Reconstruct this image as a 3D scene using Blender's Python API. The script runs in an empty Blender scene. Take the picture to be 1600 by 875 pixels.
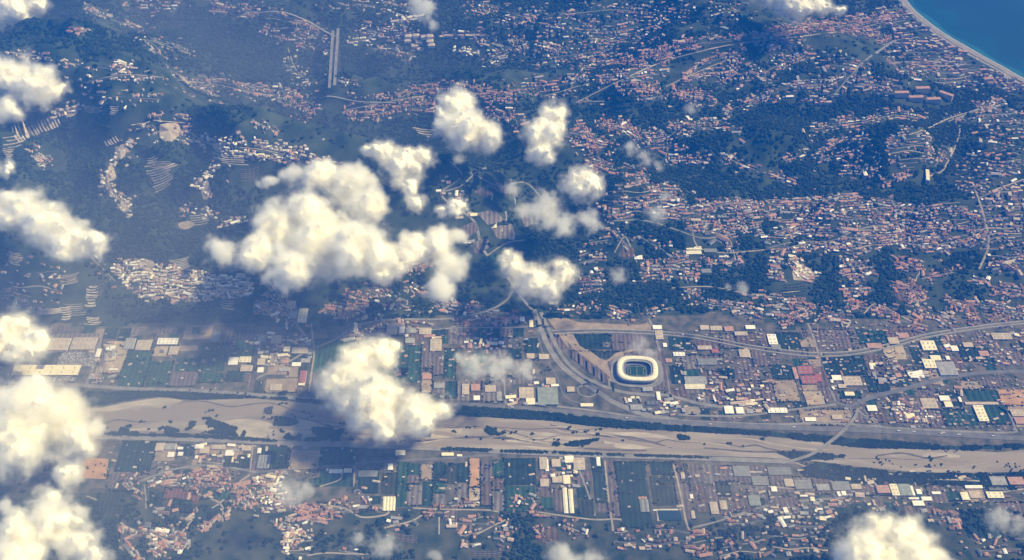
import bpy, bmesh, math, random
import numpy as np
from mathutils import Vector

# ------------------------------------------------------------------ camera, world, sun, exposure
sc = bpy.context.scene
COL = sc.collection
H = 4800.0            # flying height over the valley floor, metres
F = 1716.0            # focal length in pixels of the 1600 x 875 photograph
TILT = math.radians(45)
cam = bpy.data.cameras.new('camera'); camo = bpy.data.objects.new('camera', cam); COL.objects.link(camo)
cam.sensor_width = 36.0; cam.lens = 36.0 * F / 1600.0; cam.clip_start = 10.0; cam.clip_end = 90000.0
camo.location = (0, 0, H); camo.rotation_euler = (TILT, 0, 0); sc.camera = camo

SUN = Vector((0.78, 0.24, 0.84)).normalized()
world = bpy.data.worlds.new('World'); sc.world = world; world.use_nodes = True
wn = world.node_tree
sky = wn.nodes.new('ShaderNodeTexSky'); sky.sky_type = 'NISHITA'; sky.sun_disc = False
sky.sun_elevation = math.asin(SUN.z); sky.sun_rotation = math.atan2(SUN.x, SUN.y)
bgn = wn.nodes['Background']; bgn.inputs[1].default_value = 0.05
wn.links.new(sky.outputs[0], bgn.inputs[0])
sun = bpy.data.lights.new('sun', 'SUN'); sun.energy = 5.0; sun.angle = math.radians(0.5); sun.color = (1.0, 0.83, 0.40)
suno = bpy.data.objects.new('sun', sun); COL.objects.link(suno)
suno.rotation_euler = (-SUN).to_track_quat('-Z', 'Y').to_euler()
sc.view_settings.view_transform = 'Standard'; sc.view_settings.look = 'None'
sc.view_settings.gamma = 1.0; sc.view_settings.use_curve_mapping = False
sc.view_settings.exposure = 1.06
sc.render.engine = 'CYCLES'
cy = sc.cycles
cy.max_bounces = 16; cy.volume_bounces = 14; cy.diffuse_bounces = 3; cy.glossy_bounces = 2
cy.transparent_max_bounces = 8; cy.volume_step_rate = 4.0; cy.use_denoising = True

HAZE_COLOR = (0.015, 0.23, 1.0)
HAZE_DENSITY = 4.6e-5
GLARE_MIST_DENSITY = 2.7e-4

# ------------------------------------------------------------------ geometry helpers
rng = np.random.default_rng(7)
R = random.Random(11)
CT, ST = math.cos(TILT), math.sin(TILT)

def rays(px, py):
    px = np.asarray(px, float); py = np.asarray(py, float)
    x = (px - 800) / F; y = (437.5 - py) / F
    return x, y * CT + ST, y * ST - CT      # camera looks along (0, sin, -cos)

def flat(px, py, z=0.0):
    dx, dy, dz = rays(px, py); t = (np.asarray(z) - H) / dz
    return dx * t, dy * t

def to_px(x, y, z):
    """world point -> photograph pixel (used to choose which pieces are in view and to word labels)"""
    x = np.asarray(x, float); y = np.asarray(y, float); z = np.asarray(z, float) - H
    d = y * ST - z * CT; u = y * CT + z * ST
    return 800 + F * x / d, 437.5 - F * u / d

def smooth(t):
    t = np.clip(t, 0, 1); return t * t * (3 - 2 * t)

def poly_dist(X, Y, P):
    d = np.full(X.shape, 1e9)
    for (ax, ay), (bx, by) in zip(P[:-1], P[1:]):
        vx, vy = bx - ax, by - ay
        t = np.clip(((X - ax) * vx + (Y - ay) * vy) / (vx * vx + vy * vy + 1e-9), 0, 1)
        d = np.minimum(d, np.hypot(X - ax - t * vx, Y - ay - t * vy))
    return d

def in_poly(X, Y, P):
    c = np.zeros(np.shape(X), bool); n = len(P)
    for i in range(n):
        (ax, ay), (bx, by) = P[i], P[(i + 1) % n]
        k = ((ay > Y) != (by > Y)) & (X < (bx - ax) * (Y - ay) / (by - ay + 1e-12) + ax)
        c ^= k
    return c

def PL(s):
    return [tuple(float(v) for v in p.split(',')) for p in s.split()]

def wpoly(s):
    p = np.array(PL(s)); x, y = flat(p[:, 0], p[:, 1]); return list(zip(x, y))

def vnoise(X, Y, cell, seed, octaves=4):
    out = np.zeros(X.shape); amp = 1.0; tot = 0
    for o in range(octaves):
        g = np.random.default_rng(seed + o).random((256, 256))
        u = X / cell; v = Y / cell; i = np.floor(u).astype(int); j = np.floor(v).astype(int)
        fu = smooth(u - i); fv = smooth(v - j)
        a = g[i % 256, j % 256]; b = g[(i + 1) % 256, j % 256]; c = g[i % 256, (j + 1) % 256]; d = g[(i + 1) % 256, (j + 1) % 256]
        out += amp * ((a * (1 - fu) + b * fu) * (1 - fv) + (c * (1 - fu) + d * fu) * fv); tot += amp
        amp *= .5; cell *= .5
    return out / tot

# ------------------------------------------------------------------ terrain height field
FOOT = wpoly('-900,500 0,502 150,508 300,503 420,508 470,522 520,512 600,500 700,494 790,488 870,498 960,500 1020,490 1150,488 1230,515 1300,500 1420,496 1600,486 2400,470')
SFOOT = wpoly('-900,810 0,800 200,770 330,800 430,815 560,812 700,806 900,812 1100,815 1250,812 1400,800 1600,800 2400,790')
COAST = wpoly('1250,-150 1340,-75 1408,-5 1422,10 1445,32 1480,56 1520,80 1565,104 1600,124 1750,190 2100,330')
VALLEYS = [  # (centre line in the photograph, half width in metres, how deep it cuts)
    ('440,120 523,112 630,114', 420, .92),
    ('330,150 450,192 560,214 640,212 720,240 800,268 846,305 858,352 850,420 832,485', 330, .92),
    ('880,196 1000,196 1100,202 1180,188 1290,190 1400,184 1480,178 1560,160', 300, .8),
    ('860,330 905,272 1000,262 1100,284 1200,290 1262,268 1300,215', 300, .8),
    ('1500,190 1488,262 1450,302 1390,306 1290,300', 260, .75),
    ('1250,330 1000,450 900,470', 240, .6), ('1290,420 1300,500', 200, .6), ('1390,390 1400,490', 240, .7), ('1500,420 1520,500', 240, .7),
    ('200,500 190,420 190,375 240,335 300,372 420,345', 280, .7),
    ('220,50 300,62 450,112 560,92 650,112 760,112 900,112 1000,60', 330, .85),
    ('300,10 450,26 560,30 700,42 850,20', 300, .6),
    ('-40,215 60,240 125,262 130,330', 260, .6), ('0,70 120,85 230,95 330,105', 240, .5),
    ('330,300 300,260 200,290', 150, .4), ('470,520 440,470 420,450 380,430', 200, .8), ('560,430 640,470 720,495', 200, .5),
    ('1050,480 1150,430 1250,380', 200, .5), ('900,110 1080,150 1250,130', 240, .5),
]
GX0, GX1, GY0, GY1, STEP = -7200, 7200, 600, 12600, 30.0
gx = np.arange(GX0, GX1 + 1, STEP); gy = np.arange(GY0, GY1 + 1, STEP)
X, Y = np.meshgrid(gx, gy)
fx = np.array(FOOT); sfx = np.array(SFOOT)
yf = np.interp(X, fx[:, 0], fx[:, 1]); ysf = np.interp(X, sfx[:, 0], sfx[:, 1])
inland = Y - yf
coast_side = np.zeros_like(X)
cd = poly_dist(X, Y, COAST)
SEA = list(COAST) + [(9500, COAST[-1][1]), (9500, 30000), (COAST[0][0], 30000)]
sea_in = in_poly(X, Y, SEA)
cd = np.where(sea_in, -cd, cd)
env = 410 * smooth(inland / 1500) * smooth((cd - 60) / 1700) * (0.85 + 0.4 * smooth((-X + 500) / 4000))
cut = np.ones_like(X)
for s, w, k in VALLEYS:
    d = poly_dist(X, Y, wpoly(s)); cut *= 1 - k * (1 - smooth(d / (w * 1.6)))
n1 = vnoise(X + 20000, Y, 900, 3, 5); n2 = vnoise(X + 9000, Y + 500, 240, 9, 3)
n3 = 1 - np.abs(2 * vnoise(X + 4000, Y * 1.35 + 900, 620, 33, 3) - 1); n4 = 1 - np.abs(2 * vnoise(X + 700, Y * 1.2 + 300, 210, 43, 2) - 1)
Z = env * np.clip(cut * (0.5 + 0.6 * n1 + 0.46 * (n3 - .5)) + 0.24 * (n2 - .5) + .10 * (n4 - .5), 0.02, 2)
south = ysf - Y
Z += smooth(south / 900) * 70 * (0.4 + 0.9 * n1) * (Y < ysf)
Z = np.where(sea_in, -12.0, Z)
Z = np.where((Y > yf - 5) | (Y < ysf + 5), Z, 0.0)

def height(x, y):
    x = np.asarray(x, float); y = np.asarray(y, float)
    u = np.clip((x - GX0) / STEP, 0, len(gx) - 1.001); v = np.clip((y - GY0) / STEP, 0, len(gy) - 1.001)
    i = u.astype(int); j = v.astype(int); fu = u - i; fv = v - j
    return (Z[j, i] * (1 - fu) + Z[j, i + 1] * fu) * (1 - fv) + (Z[j + 1, i] * (1 - fu) + Z[j + 1, i + 1] * fu) * fv

def hit(px, py):
    """where the sight line through a photograph pixel meets the ground"""
    dx, dy, dz = rays(px, py); z = np.zeros(np.shape(dx))
    for _ in range(20):
        t = (z - H) / dz; z = .35 * z + .65 * np.maximum(height(dx * t, dy * t), 0)
    t = (z - H) / dz
    return dx * t, dy * t, z

# ------------------------------------------------------------------ materials
MATS = {}
BRIGHT = {'cloud_core', 'stadium_roof', 'paint_white', 'r_white', 'r_cream', 'glasshouse_pale', 'sea', 'shallow', 'shallow_pale'}
def material(name, color, rough=.85, var=.25, scale=.05, bump=0, rows=0, color2=None, spec=.3, rot=0, detail=4, stretch=None):
    if name in MATS: return MATS[name]
    k_ = 1.0 if name in BRIGHT else .95 if name[:2] in ('r_', 'w_') else .6
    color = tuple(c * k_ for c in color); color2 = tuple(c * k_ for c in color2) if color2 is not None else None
    m = bpy.data.materials.new(name); m.use_nodes = True; t = m.node_tree; b = t.nodes['Principled BSDF']
    b.inputs['Roughness'].default_value = rough; b.inputs['Specular IOR Level'].default_value = spec
    tc = t.nodes.new('ShaderNodeNewGeometry'); no = t.nodes.new('ShaderNodeTexNoise')
    no.inputs['Scale'].default_value = scale; no.inputs['Detail'].default_value = detail
    if stretch:
        ms = t.nodes.new('ShaderNodeMapping'); ms.inputs['Scale'].default_value = stretch; t.links.new(tc.outputs['Position'], ms.inputs[0]); t.links.new(ms.outputs[0], no.inputs['Vector'])
    else: t.links.new(tc.outputs['Position'], no.inputs['Vector'])
    rp = t.nodes.new('ShaderNodeValToRGB'); c = np.array(color)
    c2 = np.array(color2) if color2 is not None else c * (1 + var)
    c1 = c * (1 - var) if color2 is None else c
    rp.color_ramp.elements[0].color = (*np.clip(c1, 0, 1), 1); rp.color_ramp.elements[1].color = (*np.clip(c2, 0, 1), 1)
    rp.color_ramp.elements[0].position = .34; rp.color_ramp.elements[1].position = .66
    t.links.new(no.outputs[0], rp.inputs[0]); last = rp.outputs[0]
    if rows:
        mp = t.nodes.new('ShaderNodeMapping'); mp.inputs['Rotation'].default_value = (0, 0, rot)
        t.links.new(tc.outputs['Position'], mp.inputs[0])
        wv = t.nodes.new('ShaderNodeTexWave'); wv.inputs['Scale'].default_value = rows; wv.inputs['Distortion'].default_value = 1.2; wv.inputs['Detail'].default_value = 1
        t.links.new(mp.outputs[0], wv.inputs[0])
        mx = t.nodes.new('ShaderNodeMix'); mx.data_type = 'RGBA'; mx.blend_type = 'MULTIPLY'; mx.inputs[0].default_value = .5
        t.links.new(last, mx.inputs[6]); t.links.new(wv.outputs[0], mx.inputs[7]); last = mx.outputs[2]
    t.links.new(last, b.inputs['Base Color'])
    if bump:
        bp = t.nodes.new('ShaderNodeBump'); bp.inputs['Strength'].default_value = 1; bp.inputs['Distance'].default_value = bump
        t.links.new(no.outputs[0], bp.inputs['Height']); t.links.new(bp.outputs[0], b.inputs['Normal'])
    MATS[name] = m
    return m

M = material
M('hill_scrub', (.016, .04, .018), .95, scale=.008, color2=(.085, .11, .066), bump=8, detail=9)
M('plain_ground', (.07, .085, .05), .95, scale=.02, color2=(.24, .2, .16), detail=9)
M('south_ground', (.025, .05, .026), .95, scale=.014, color2=(.12, .12, .08), detail=9)
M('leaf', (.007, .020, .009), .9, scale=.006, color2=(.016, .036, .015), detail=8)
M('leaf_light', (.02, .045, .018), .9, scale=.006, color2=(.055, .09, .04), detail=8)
M('bark', (.09, .065, .045))
M('green', (.05, .13, .07), .95, .3, .012, rows=.011, detail=7)
M('teal', (.04, .11, .075), .95, .3, .012, rows=.009, detail=7)
M('dark', (.03, .066, .045), .95, .35, .012, rows=.011, detail=7)
M('olive', (.07, .085, .045), .95, .3, .015, rows=.013, detail=7)
M('grey', (.31, .27, .25), .9, .2, .02, rows=.011, detail=7)
M('mauve', (.25, .195, .185), .9, .22, .02, rows=.013, detail=7)
M('brown', (.22, .155, .12), .9, .25, .02, rows=.011, detail=7)
M('tan', (.45, .35, .25), .9, .2, .02, detail=6)
M('sand', (.6, .48, .32), .9, .18, .02, detail=6)
M('orange', (.65, .38, .2), .9, .15, .02, detail=6)
M('redearth', (.3, .15, .11), .9, .2, .02, rows=.016)
M('yard', (.6, .5, .38), .9, .25, .02, detail=6)
M('terrace', (.68, .58, .44), .9, .25, .03, detail=6)
M('gravel', (.31, .262, .215), .9, scale=.012, color2=(.53, .455, .375), detail=10, stretch=(.22, 1, 1))
M('gravel_pale', (.58, .5, .4), .9, .2, .02, detail=8, stretch=(.3, 1, 1))
M('gravel_dark', (.16, .135, .115), .9, .25, .02, detail=8)
M('riverwater', (.4, .33, .26), .45, .08, .004, spec=.25, stretch=(.2, 1, 1))
M('asphalt', (.21, .205, .21), .85, .2, .02)
M('asphalt_old', (.34, .32, .3), .85, .2, .02)
M('concrete', (.42, .39, .35), .85, .15, .03)
M('track', (.5, .43, .35), .9, .2, .02)
M('sea', (.008, .044, .075), .35, .3, .0006, spec=.3)
M('shallow', (.008, .062, .1), .35, .25, .002, spec=.3)
M('shallow_pale', (.02, .11, .14), .35, .3, .004, spec=.3)
M('beach', (.4, .36, .31), .9, .12, .02)
M('w_cream', (.62, .53, .42)); M('w_white', (.74, .70, .63)); M('w_ochre', (.5, .37, .25)); M('w_grey', (.36, .35, .34)); M('w_pink', (.55, .38, .31))
M('r_pink', (.42, .24, .185), .85, .2, .08); M('r_terracotta', (.36, .17, .11), .85, .2, .08); M('r_beige', (.48, .38, .3), .85, .2, .08)
M('r_grey', (.3, .29, .285), .8, .2, .05); M('r_white', (.76, .72, .64), .7, .1, .05); M('r_cream', (.72, .64, .44), .7, .1, .05)
M('r_brown', (.2, .125, .1), .85, .2, .08); M('r_slate', (.14, .14, .15), .85, .2, .08)
M('r_red', (.3, .1, .09), .8, .15, .05); M('r_green', (.22, .25, .21), .8, .15, .05); M('r_dark', (.1, .1, .11), .8, .2, .05); M('r_tan', (.45, .37, .28), .8, .15, .05)
M('glasshouse', (.34, .34, .32), .4, .15, .05, spec=.5); M('glasshouse_pale', (.7, .64, .46), .45, .1, .05, spec=.5)
M('rooflight', (.42, .44, .46), .3, .1, .05, spec=.6)
M('stadium_roof', (.8, .73, .54), .55, .05, .02); M('stadium_shell', (.5, .48, .45), .6, .1, .05, spec=.3); M('seats', (.22, .2, .26), .8, .15, .1)
M('pitch', (.03, .09, .03), .9, .1, .02, rows=.03); M('paint_white', (.8, .8, .78), .6, .03, .1); M('glass', (.02, .03, .04), .15, .1, .1, spec=.6); M('tyre', (.02, .02, .02))
M('paint_red', (.4, .04, .04), .4, .05, .1); M('paint_grey', (.2, .2, .21), .4, .05, .1)
ROOFWORD = {'r_pink': 'pink', 'r_terracotta': 'terracotta', 'r_beige': 'beige', 'r_grey': 'grey', 'r_white': 'white', 'r_cream': 'cream', 'r_red': 'red', 'r_green': 'green', 'r_dark': 'dark', 'r_brown': 'brown', 'r_slate': 'slate-grey', 'r_tan': 'tan'}

# ------------------------------------------------------------------ object helpers
def mesh(name, v, f, mats, fmat=None, smooth_=False):
    me = bpy.data.meshes.new(name); me.from_pydata([tuple(map(float, p)) for p in v], [], f)
    for m in (mats if isinstance(mats, (list, tuple)) else [mats]): me.materials.append(MATS[m] if isinstance(m, str) else m)
    if fmat is not None: me.polygons.foreach_set('material_index', fmat)
    if smooth_: me.polygons.foreach_set('use_smooth', [True] * len(me.polygons))
    me.update(); return me

def link(name, data, parent=None, **props):
    o = bpy.data.objects.new(name, data); COL.objects.link(o)
    if parent is not None: o.parent = parent
    for k, v in props.items(): o[k] = v
    return o

def slab_geo(P, z, th):
    n = len(P); top = [(x, y, zz) for (x, y), zz in zip(P, z)]; bot = [(x, y, zz - th) for (x, y), zz in zip(P, z)]
    f = [tuple(range(n))] + [(i, n + i, n + (i + 1) % n, (i + 1) % n) for i in range(n)]
    return top + bot, f

def ccw(P):
    a = sum(p[0] * q[1] - q[0] * p[1] for p, q in zip(P, P[1:] + P[:1])); return P if a > 0 else P[::-1]

def patch(name, s, mat, dz=.6, th=2.0, nx=1, ny=1, **props):
    """a flat or draped piece of ground; s = corners in the photograph"""
    P = PL(s) if isinstance(s, str) else s
    if len(P) == 4 and (nx > 1 or ny > 1):
        a, b, c, d = [np.array(p) for p in P]; pts = []
        for j in range(ny + 1):
            for i in range(nx + 1):
                u, v = i / nx, j / ny; pts.append((a * (1 - u) + b * u) * (1 - v) + (d * (1 - u) + c * u) * v)
        pts = np.array(pts); x, y, z = hit(pts[:, 0], pts[:, 1])
        v = list(zip(x, y, z + dz)); f = []
        for j in range(ny):
            for i in range(nx):
                k = j * (nx + 1) + i; f.append((k, k + nx + 1, k + nx + 2, k + 1))
        return link(name, mesh(name, v, f, mat), kind='structure', **props)
    p = np.array(P); x, y, z = hit(p[:, 0], p[:, 1])
    W = ccw(list(zip(x, y))); z = height(*np.array(W).T)
    v, f = slab_geo(W, z + dz, th)
    return link(name, mesh(name, v, f, mat), kind='structure', **props)

def smooth_line(P, n=6):
    P = np.array(P, float); Q = np.vstack([2 * P[0] - P[1], P, 2 * P[-1] - P[-2]]); out = []
    for i in range(1, len(Q) - 2):
        for t in np.linspace(0, 1, n, endpoint=False):
            a, b, c, d = Q[i - 1], Q[i], Q[i + 1], Q[i + 2]
            out.append(.5 * ((2 * b) + (c - a) * t + (2 * a - 5 * b + 4 * c - d) * t * t + (3 * b - a - 3 * c + d) * t ** 3))
    out.append(P[-1]); return np.array(out)

ROADS = []
def ribbon_pts(s, n=6):
    p = smooth_line(PL(s), n); x, y, z = hit(p[:, 0], p[:, 1]); return np.stack([x, y, z], 1)

def ribbon_geo(P, w, dz, th, off=0.0):
    P = np.asarray(P); t = np.gradient(P[:, :2], axis=0); t /= np.linalg.norm(t, axis=1)[:, None] + 1e-9
    nrm = np.stack([-t[:, 1], t[:, 0]], 1); c = P[:, :2] + nrm * off; v = []; f = []
    z = P[:, 2] + dz
    for (cx, cyy), (nx_, ny_), zz in zip(c, nrm, z):
        v += [(cx + nx_ * w / 2, cyy + ny_ * w / 2, zz), (cx - nx_ * w / 2, cyy - ny_ * w / 2, zz),
              (cx - nx_ * (w / 2 + th * .8), cyy - ny_ * (w / 2 + th * .8), zz - th), (cx + nx_ * (w / 2 + th * .8), cyy + ny_ * (w / 2 + th * .8), zz - th)]
    for i in range(len(P) - 1):
        a = 4 * i; b = a + 4
        f += [(a, a + 1, b + 1, b), (a + 1, a + 2, b + 2, b + 1), (a + 3, a, b, b + 3)]
    return v, f

def road(s, w, mat='asphalt', dz=1.2, th=3.0, name='road', keep=True, n=6):
    P = ribbon_pts(s, n); v, f = ribbon_geo(P, w, dz, th)
    o = link(name, mesh(name, v, f, mat), kind='structure')
    if keep: ROADS.append((P[:, :2], w))
    return o
# ------------------------------------------------------------------ the setting: terrain, sea, river
nxg, nyg = len(gx), len(gy)
tv = np.stack([X.ravel(), Y.ravel(), Z.ravel()], 1)
jj, ii = np.meshgrid(np.arange(nyg - 1), np.arange(nxg - 1), indexing='ij')
k0 = (jj * nxg + ii).ravel()
quads = np.stack([k0, k0 + 1, k0 + nxg + 1, k0 + nxg], 1)
cellx = X[:-1, :-1].ravel() + 15; celly = Y[:-1, :-1].ravel() + 15
fm = np.zeros(len(quads), int)
wob = 60 * (vnoise(cellx, celly, 150, 21, 3) - .5)
hillside = celly > np.interp(cellx, fx[:, 0], fx[:, 1]) + wob
southside = celly < np.interp(cellx, sfx[:, 0], sfx[:, 1]) + 60 + wob
fm[~hillside] = 1; fm[southside] = 2
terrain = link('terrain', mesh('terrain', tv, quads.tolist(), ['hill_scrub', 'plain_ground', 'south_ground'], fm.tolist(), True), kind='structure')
# land and sea beyond the modelled hills
link('sea', mesh('sea', [(-40000, -20000, -2), (60000, -20000, -2), (60000, 60000, -2), (-40000, 60000, -2)], [(0, 1, 2, 3)], 'sea'), kind='structure')
cp = smooth_line(COAST, 5)
nrm = np.gradient(cp, axis=0); nrm /= np.linalg.norm(nrm, axis=1)[:, None]; nrm = np.stack([-nrm[:, 1], nrm[:, 0]], 1)
if not in_poly(cp[10:11, 0] + 80 * nrm[10, 0], cp[10:11, 1] + 80 * nrm[10, 1], SEA)[0]: nrm = -nrm
def coast_band(name, a, b, za, zb, mat):
    v = []; f = []
    wv = 1 + .25 * np.sin(np.arange(len(cp)) * .7)
    for i, (p, n) in enumerate(zip(cp, nrm)):
        A = p + n * a; B = p + n * b * wv[i]; v += [(A[0], A[1], za), (B[0], B[1], zb)]
        if i: f.append((2 * i - 2, 2 * i, 2 * i + 1, 2 * i - 1))
    return link(name, mesh(name, v, f, mat), kind='structure')
coast_band('beach', -45, 14, 4, -1.2, 'beach')
coast_band('shallow_water', 6, 250, -1.5, -1.7, 'shallow'); coast_band('shallow_water', 6, 60, -1.3, -1.4, 'shallow_pale'); coast_band('surf', 9, 15, -1.0, -1.1, 'paint_white')
patch('river_bed', '-300,640 150,638 200,628 250,621 290,626 400,623 480,630 560,640 700,651 760,652 860,658 940,668 1000,671 1100,676 1200,682 1300,692 1360,700 1420,701 1500,703 1560,707 1600,703 1900,700 1900,752 1700,742 1600,737 1500,739 1420,737 1340,729 1280,721 1200,715 1100,712 1000,709 860,705 780,703 700,700 600,695 400,686 300,682 150,680 -300,676', 'gravel', .3, 1)
def water(s, w, mat='riverwater', name='river', dz=.6):
    P = smooth_line(PL(s), 8); x, y = flat(P[:, 0], P[:, 1]); Q = np.stack([x, y], 1)
    ww = np.interp(np.linspace(0, 1, len(Q)), np.linspace(0, 1, len(w)), w) * (1 + .18 * np.sin(np.arange(len(Q)) * 1.3))
    t = np.gradient(Q, axis=0); t /= np.linalg.norm(t, axis=1)[:, None]; n = np.stack([-t[:, 1], t[:, 0]], 1)
    v = [(*(q + n_ * s_ * h_ / 2), dz) for q, n_, h_ in zip(Q, n, ww) for s_ in (1, -1)]
    f = [(2 * i, 2 * i + 1, 2 * i + 3, 2 * i + 2) for i in range(len(Q) - 1)]
    return link(name, mesh(name, v, f, mat), kind='structure')
water('-300,652 145,656 230,650 330,642 420,638 480,643 560,652 700,662', [120, 120, 110, 85, 65, 70, 70])
water('700,662 780,664 900,676 1000,690 1100,694 1200,698 1290,702 1340,712 1420,722 1500,722 1600,716 1900,712', [60, 50, 50, 60, 45, 50, 60, 70, 60, 80])
water('420,668 500,672 600,680 680,676 760,690 860,696 960,696', [22, 18, 26, 18, 26], 'riverwater', 'river', .65)
for s, w in (('640,690 760,683 840,690 930,702 1010,704', [10, 16, 10]), ('860,664 930,680 990,684 1050,700', [8, 14, 8]), ('1370,712 1410,708 1450,716 1480,712', [8, 12, 8]), ('1100,700 1180,706 1260,706 1320,716', [9, 14, 8])):
    water(s, w, 'gravel_dark', 'gravel_channel', .7)
k_ = -1
for s in ('175,672 230,669 262,672 230,674', '292,668 330,664 372,676 330,675', '425,676 480,673 535,680 490,684', '410,664 470,664 520,670 470,671', '150,640 200,629 250,622 285,626 262,632 215,634 170,644', '460,655 520,662 600,676 560,684 470,676', '790,676 860,668 930,684 880,700 800,696', '940,676 1010,676 1060,690 1000,702 950,696', '1450,706 1500,712 1480,720 1440,716', '1560,712 1600,708 1640,716 1580,722', '640,660 720,668 700,684 640,680', '310,668 370,655 420,660 430,676 400,684 340,678'):
    P = smooth_line(PL(s) + [PL(s)[0]], 4)[:-1]; k_ += 1
    patch('gravel_bar', [tuple(p) for p in P], 'gravel_pale', .9 if k_ < 4 else .45, .4)
_up = PL('-300,640 150,640 250,624 400,625 480,631 560,641 700,652 860,659 1000,672 1200,683 1360,701 1500,704 1600,704 1900,701'); _lo = PL('-300,676 150,679 300,681 400,685 600,694 780,702 1000,708 1200,714 1280,720 1420,736 1500,738 1600,736 1900,750')
SCRUB = []
for k in range(34):
    x = R.uniform(100, 1500); v_ = R.uniform(.12, .9); pts = []
    for j in range(R.randint(4, 8)):
        a = np.interp(x, *zip(*_up)); b = np.interp(x, *zip(*_lo)); pts.append(f'{x:.1f},{a + (b - a) * v_:.1f}'); SCRUB.append((x + R.uniform(-20, 20), a + (b - a) * np.clip(v_ + R.uniform(-.06, .06), .05, .95)))
        x += R.uniform(16, 42); v_ = min(.94, max(.06, v_ + R.uniform(-.16, .16)))
    w0 = R.uniform(4, 11); water(' '.join(pts), [1.5, w0, w0 * R.uniform(.5, 1.3), 1.5], R.choice(['gravel_dark', 'gravel_pale', 'riverwater', 'gravel_dark']), 'gravel_channel', .7 + .01 * k)
GREENBED = ('166,669 200,665 250,666 279,672 262,677 200,678', '284,664 300,655 325,653 350,662 385,674 400,684 340,678 290,672', '411,655 432,652 452,654 466,660 450,665 420,663', '420,670 480,668 540,672 545,684 500,690 440,684',
            '757,671 780,669 800,675 790,679 765,678', '1044,683 1058,680 1074,682 1078,686 1050,687', '860,692 900,690 935,686 915,695 870,696')
BANKS = ('130,613 250,612 330,616 520,627 560,634 520,632 400,621 300,624 250,618 190,626 130,634', '715,634 870,646 1000,660 1200,675 1400,690 1500,697 1600,694 1900,692 1900,701 1600,701 1500,703 1420,700 1340,698 1200,681 1100,675 1000,670 900,662 860,656 715,648',
         '1210,706 1260,708 1320,712 1290,718 1240,718', '1280,722 1340,731 1420,739 1500,741 1600,739 1900,748 1900,772 1600,766 1500,757 1400,757 1300,749 1250,738', '170,676 300,679 420,687 420,690 300,684 170,680', '700,700 860,706 1000,711 1100,714 1100,716 1000,713 860,709 700,704')
for s in BANKS:
    P = smooth_line(PL(s) + [PL(s)[0]], 7)[:-1]; P = P + np.stack([rng.uniform(-2, 2, len(P)), rng.uniform(-.9, .9, len(P))], 1)
    patch('river_bank', [tuple(p) for p in P], 'dark', .75, .5)

# ------------------------------------------------------------------ roads
road('-300,590 -60,595 90,600 200,607 310,611 400,617 520,626 640,631 715,632', 24, 'asphalt_old')
road('715,632 800,637 900,646 1000,656 1100,663 1250,669 1400,674 1600,685 1900,700', 34, 'asphalt', 2)
road('870,635 930,642 1000,652 1060,657 1200,663 1290,661 1340,664 1400,669 1500,674 1580,676 1585,668 1578,650 1560,636', 13, 'asphalt_old', 1.6)
road('-300,684 -60,684 170,684 400,691 600,698 800,707 900,711 1000,714 1100,717 1240,722', 26, 'asphalt_old', 4)
road('1240,722 1290,738 1400,746 1500,750 1535,752', 8, 'track')
road('400,738 500,729 600,721 700,716 780,710', 14)
road('220,752 260,736 305,728 345,728 400,738', 12, 'asphalt_old')
road('834,484 843,508 856,540 876,570 900,590 932,611 962,630 1005,647 1060,657', 31, 'asphalt_old')
road('845,488 858,516 872,546 892,573 922,594 966,611 1010,617 1045,618 1090,630 1160,640', 21, 'asphalt_old')
road('838,500 842,530 850,556 868,585 876,606 884,622 905,630 930,640', 11, 'asphalt')
road('902,606 916,600 930,604 934,612 922,620 906,616 902,606', 9, 'asphalt_old')
road('862,517 930,515 1000,517 1060,521 1110,528 1160,538 1200,544 1260,551 1310,551 1350,546 1400,535 1450,522 1520,511 1600,502 1800,484', 8, 'concrete', 5, 5)
road('866,522 930,519.5 1000,521.5 1060,525.5 1110,533 1160,543 1200,549.5 1260,556.5 1310,556.5 1352,551 1402,540 1452,526.5 1522,515 1600,506 1800,488', 8, 'concrete', 5, 5)
road('1014,498 1022,520 1032,552 1041,585 1046,612 1050,625', 12, 'asphalt_old')
road('1262,505 1272,530 1281,562 1293,598 1306,628', 13, 'asphalt_old')
road('1340,628 1372,618 1420,606 1470,592 1530,583 1600,580 1800,572', 26, 'asphalt', 1.6)
road('1306,628 1325,634 1340,630', 20, 'asphalt'); road('1060,648 1150,650 1240,640 1306,632', 14, 'asphalt_old')
road('1340,640 1352,650 1368,655 1370,664 1352,668 1334,664 1330,656', 9, 'asphalt_old')
road('1350,640 1362,655 1380,668 1400,672', 9, 'asphalt_old')
road('400,592 440,572 480,549 522,531 548,514 575,504 620,499 700,498 760,486 790,470 800,455', 13, 'asphalt_old')
road('486,505 489,530 491,552 487,580 483,612', 10, 'track')
road('420,440 440,468 462,505 478,525', 12, 'track')
road('158,528 154,545 147,570 135,600', 15, 'asphalt_old')
road('545,524 640,518 720,512 800,512 850,508', 9, 'asphalt_old'); road('780,545 786,580 790,632', 9, 'asphalt_old')
road('1078,638 1090,638 1093,644 1083,648 1073,645 1078,638', 9, 'asphalt_old')
road('390,20 440,18 480,32 508,48 524,56', 22, 'concrete'); road('500,152 519,150 560,158 620,160', 18, 'asphalt_old', keep=True)
road('700,250 720,275 690,300 705,320 740,345 755,390 790,430 815,465 832,485', 16, 'asphalt_old')
road('735,270 780,290 820,285 850,315 868,345', 12, 'asphalt_old'); road('690,300 720,290 745,268 760,262', 9, 'concrete'); road('760,400 790,380 820,375', 9, 'asphalt_old')
road('1485,180 1500,205 1482,250 1470,268 1452,275', 9, 'track'); road('1530,170 1480,186 1450,200 1420,210', 10, 'track')
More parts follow.
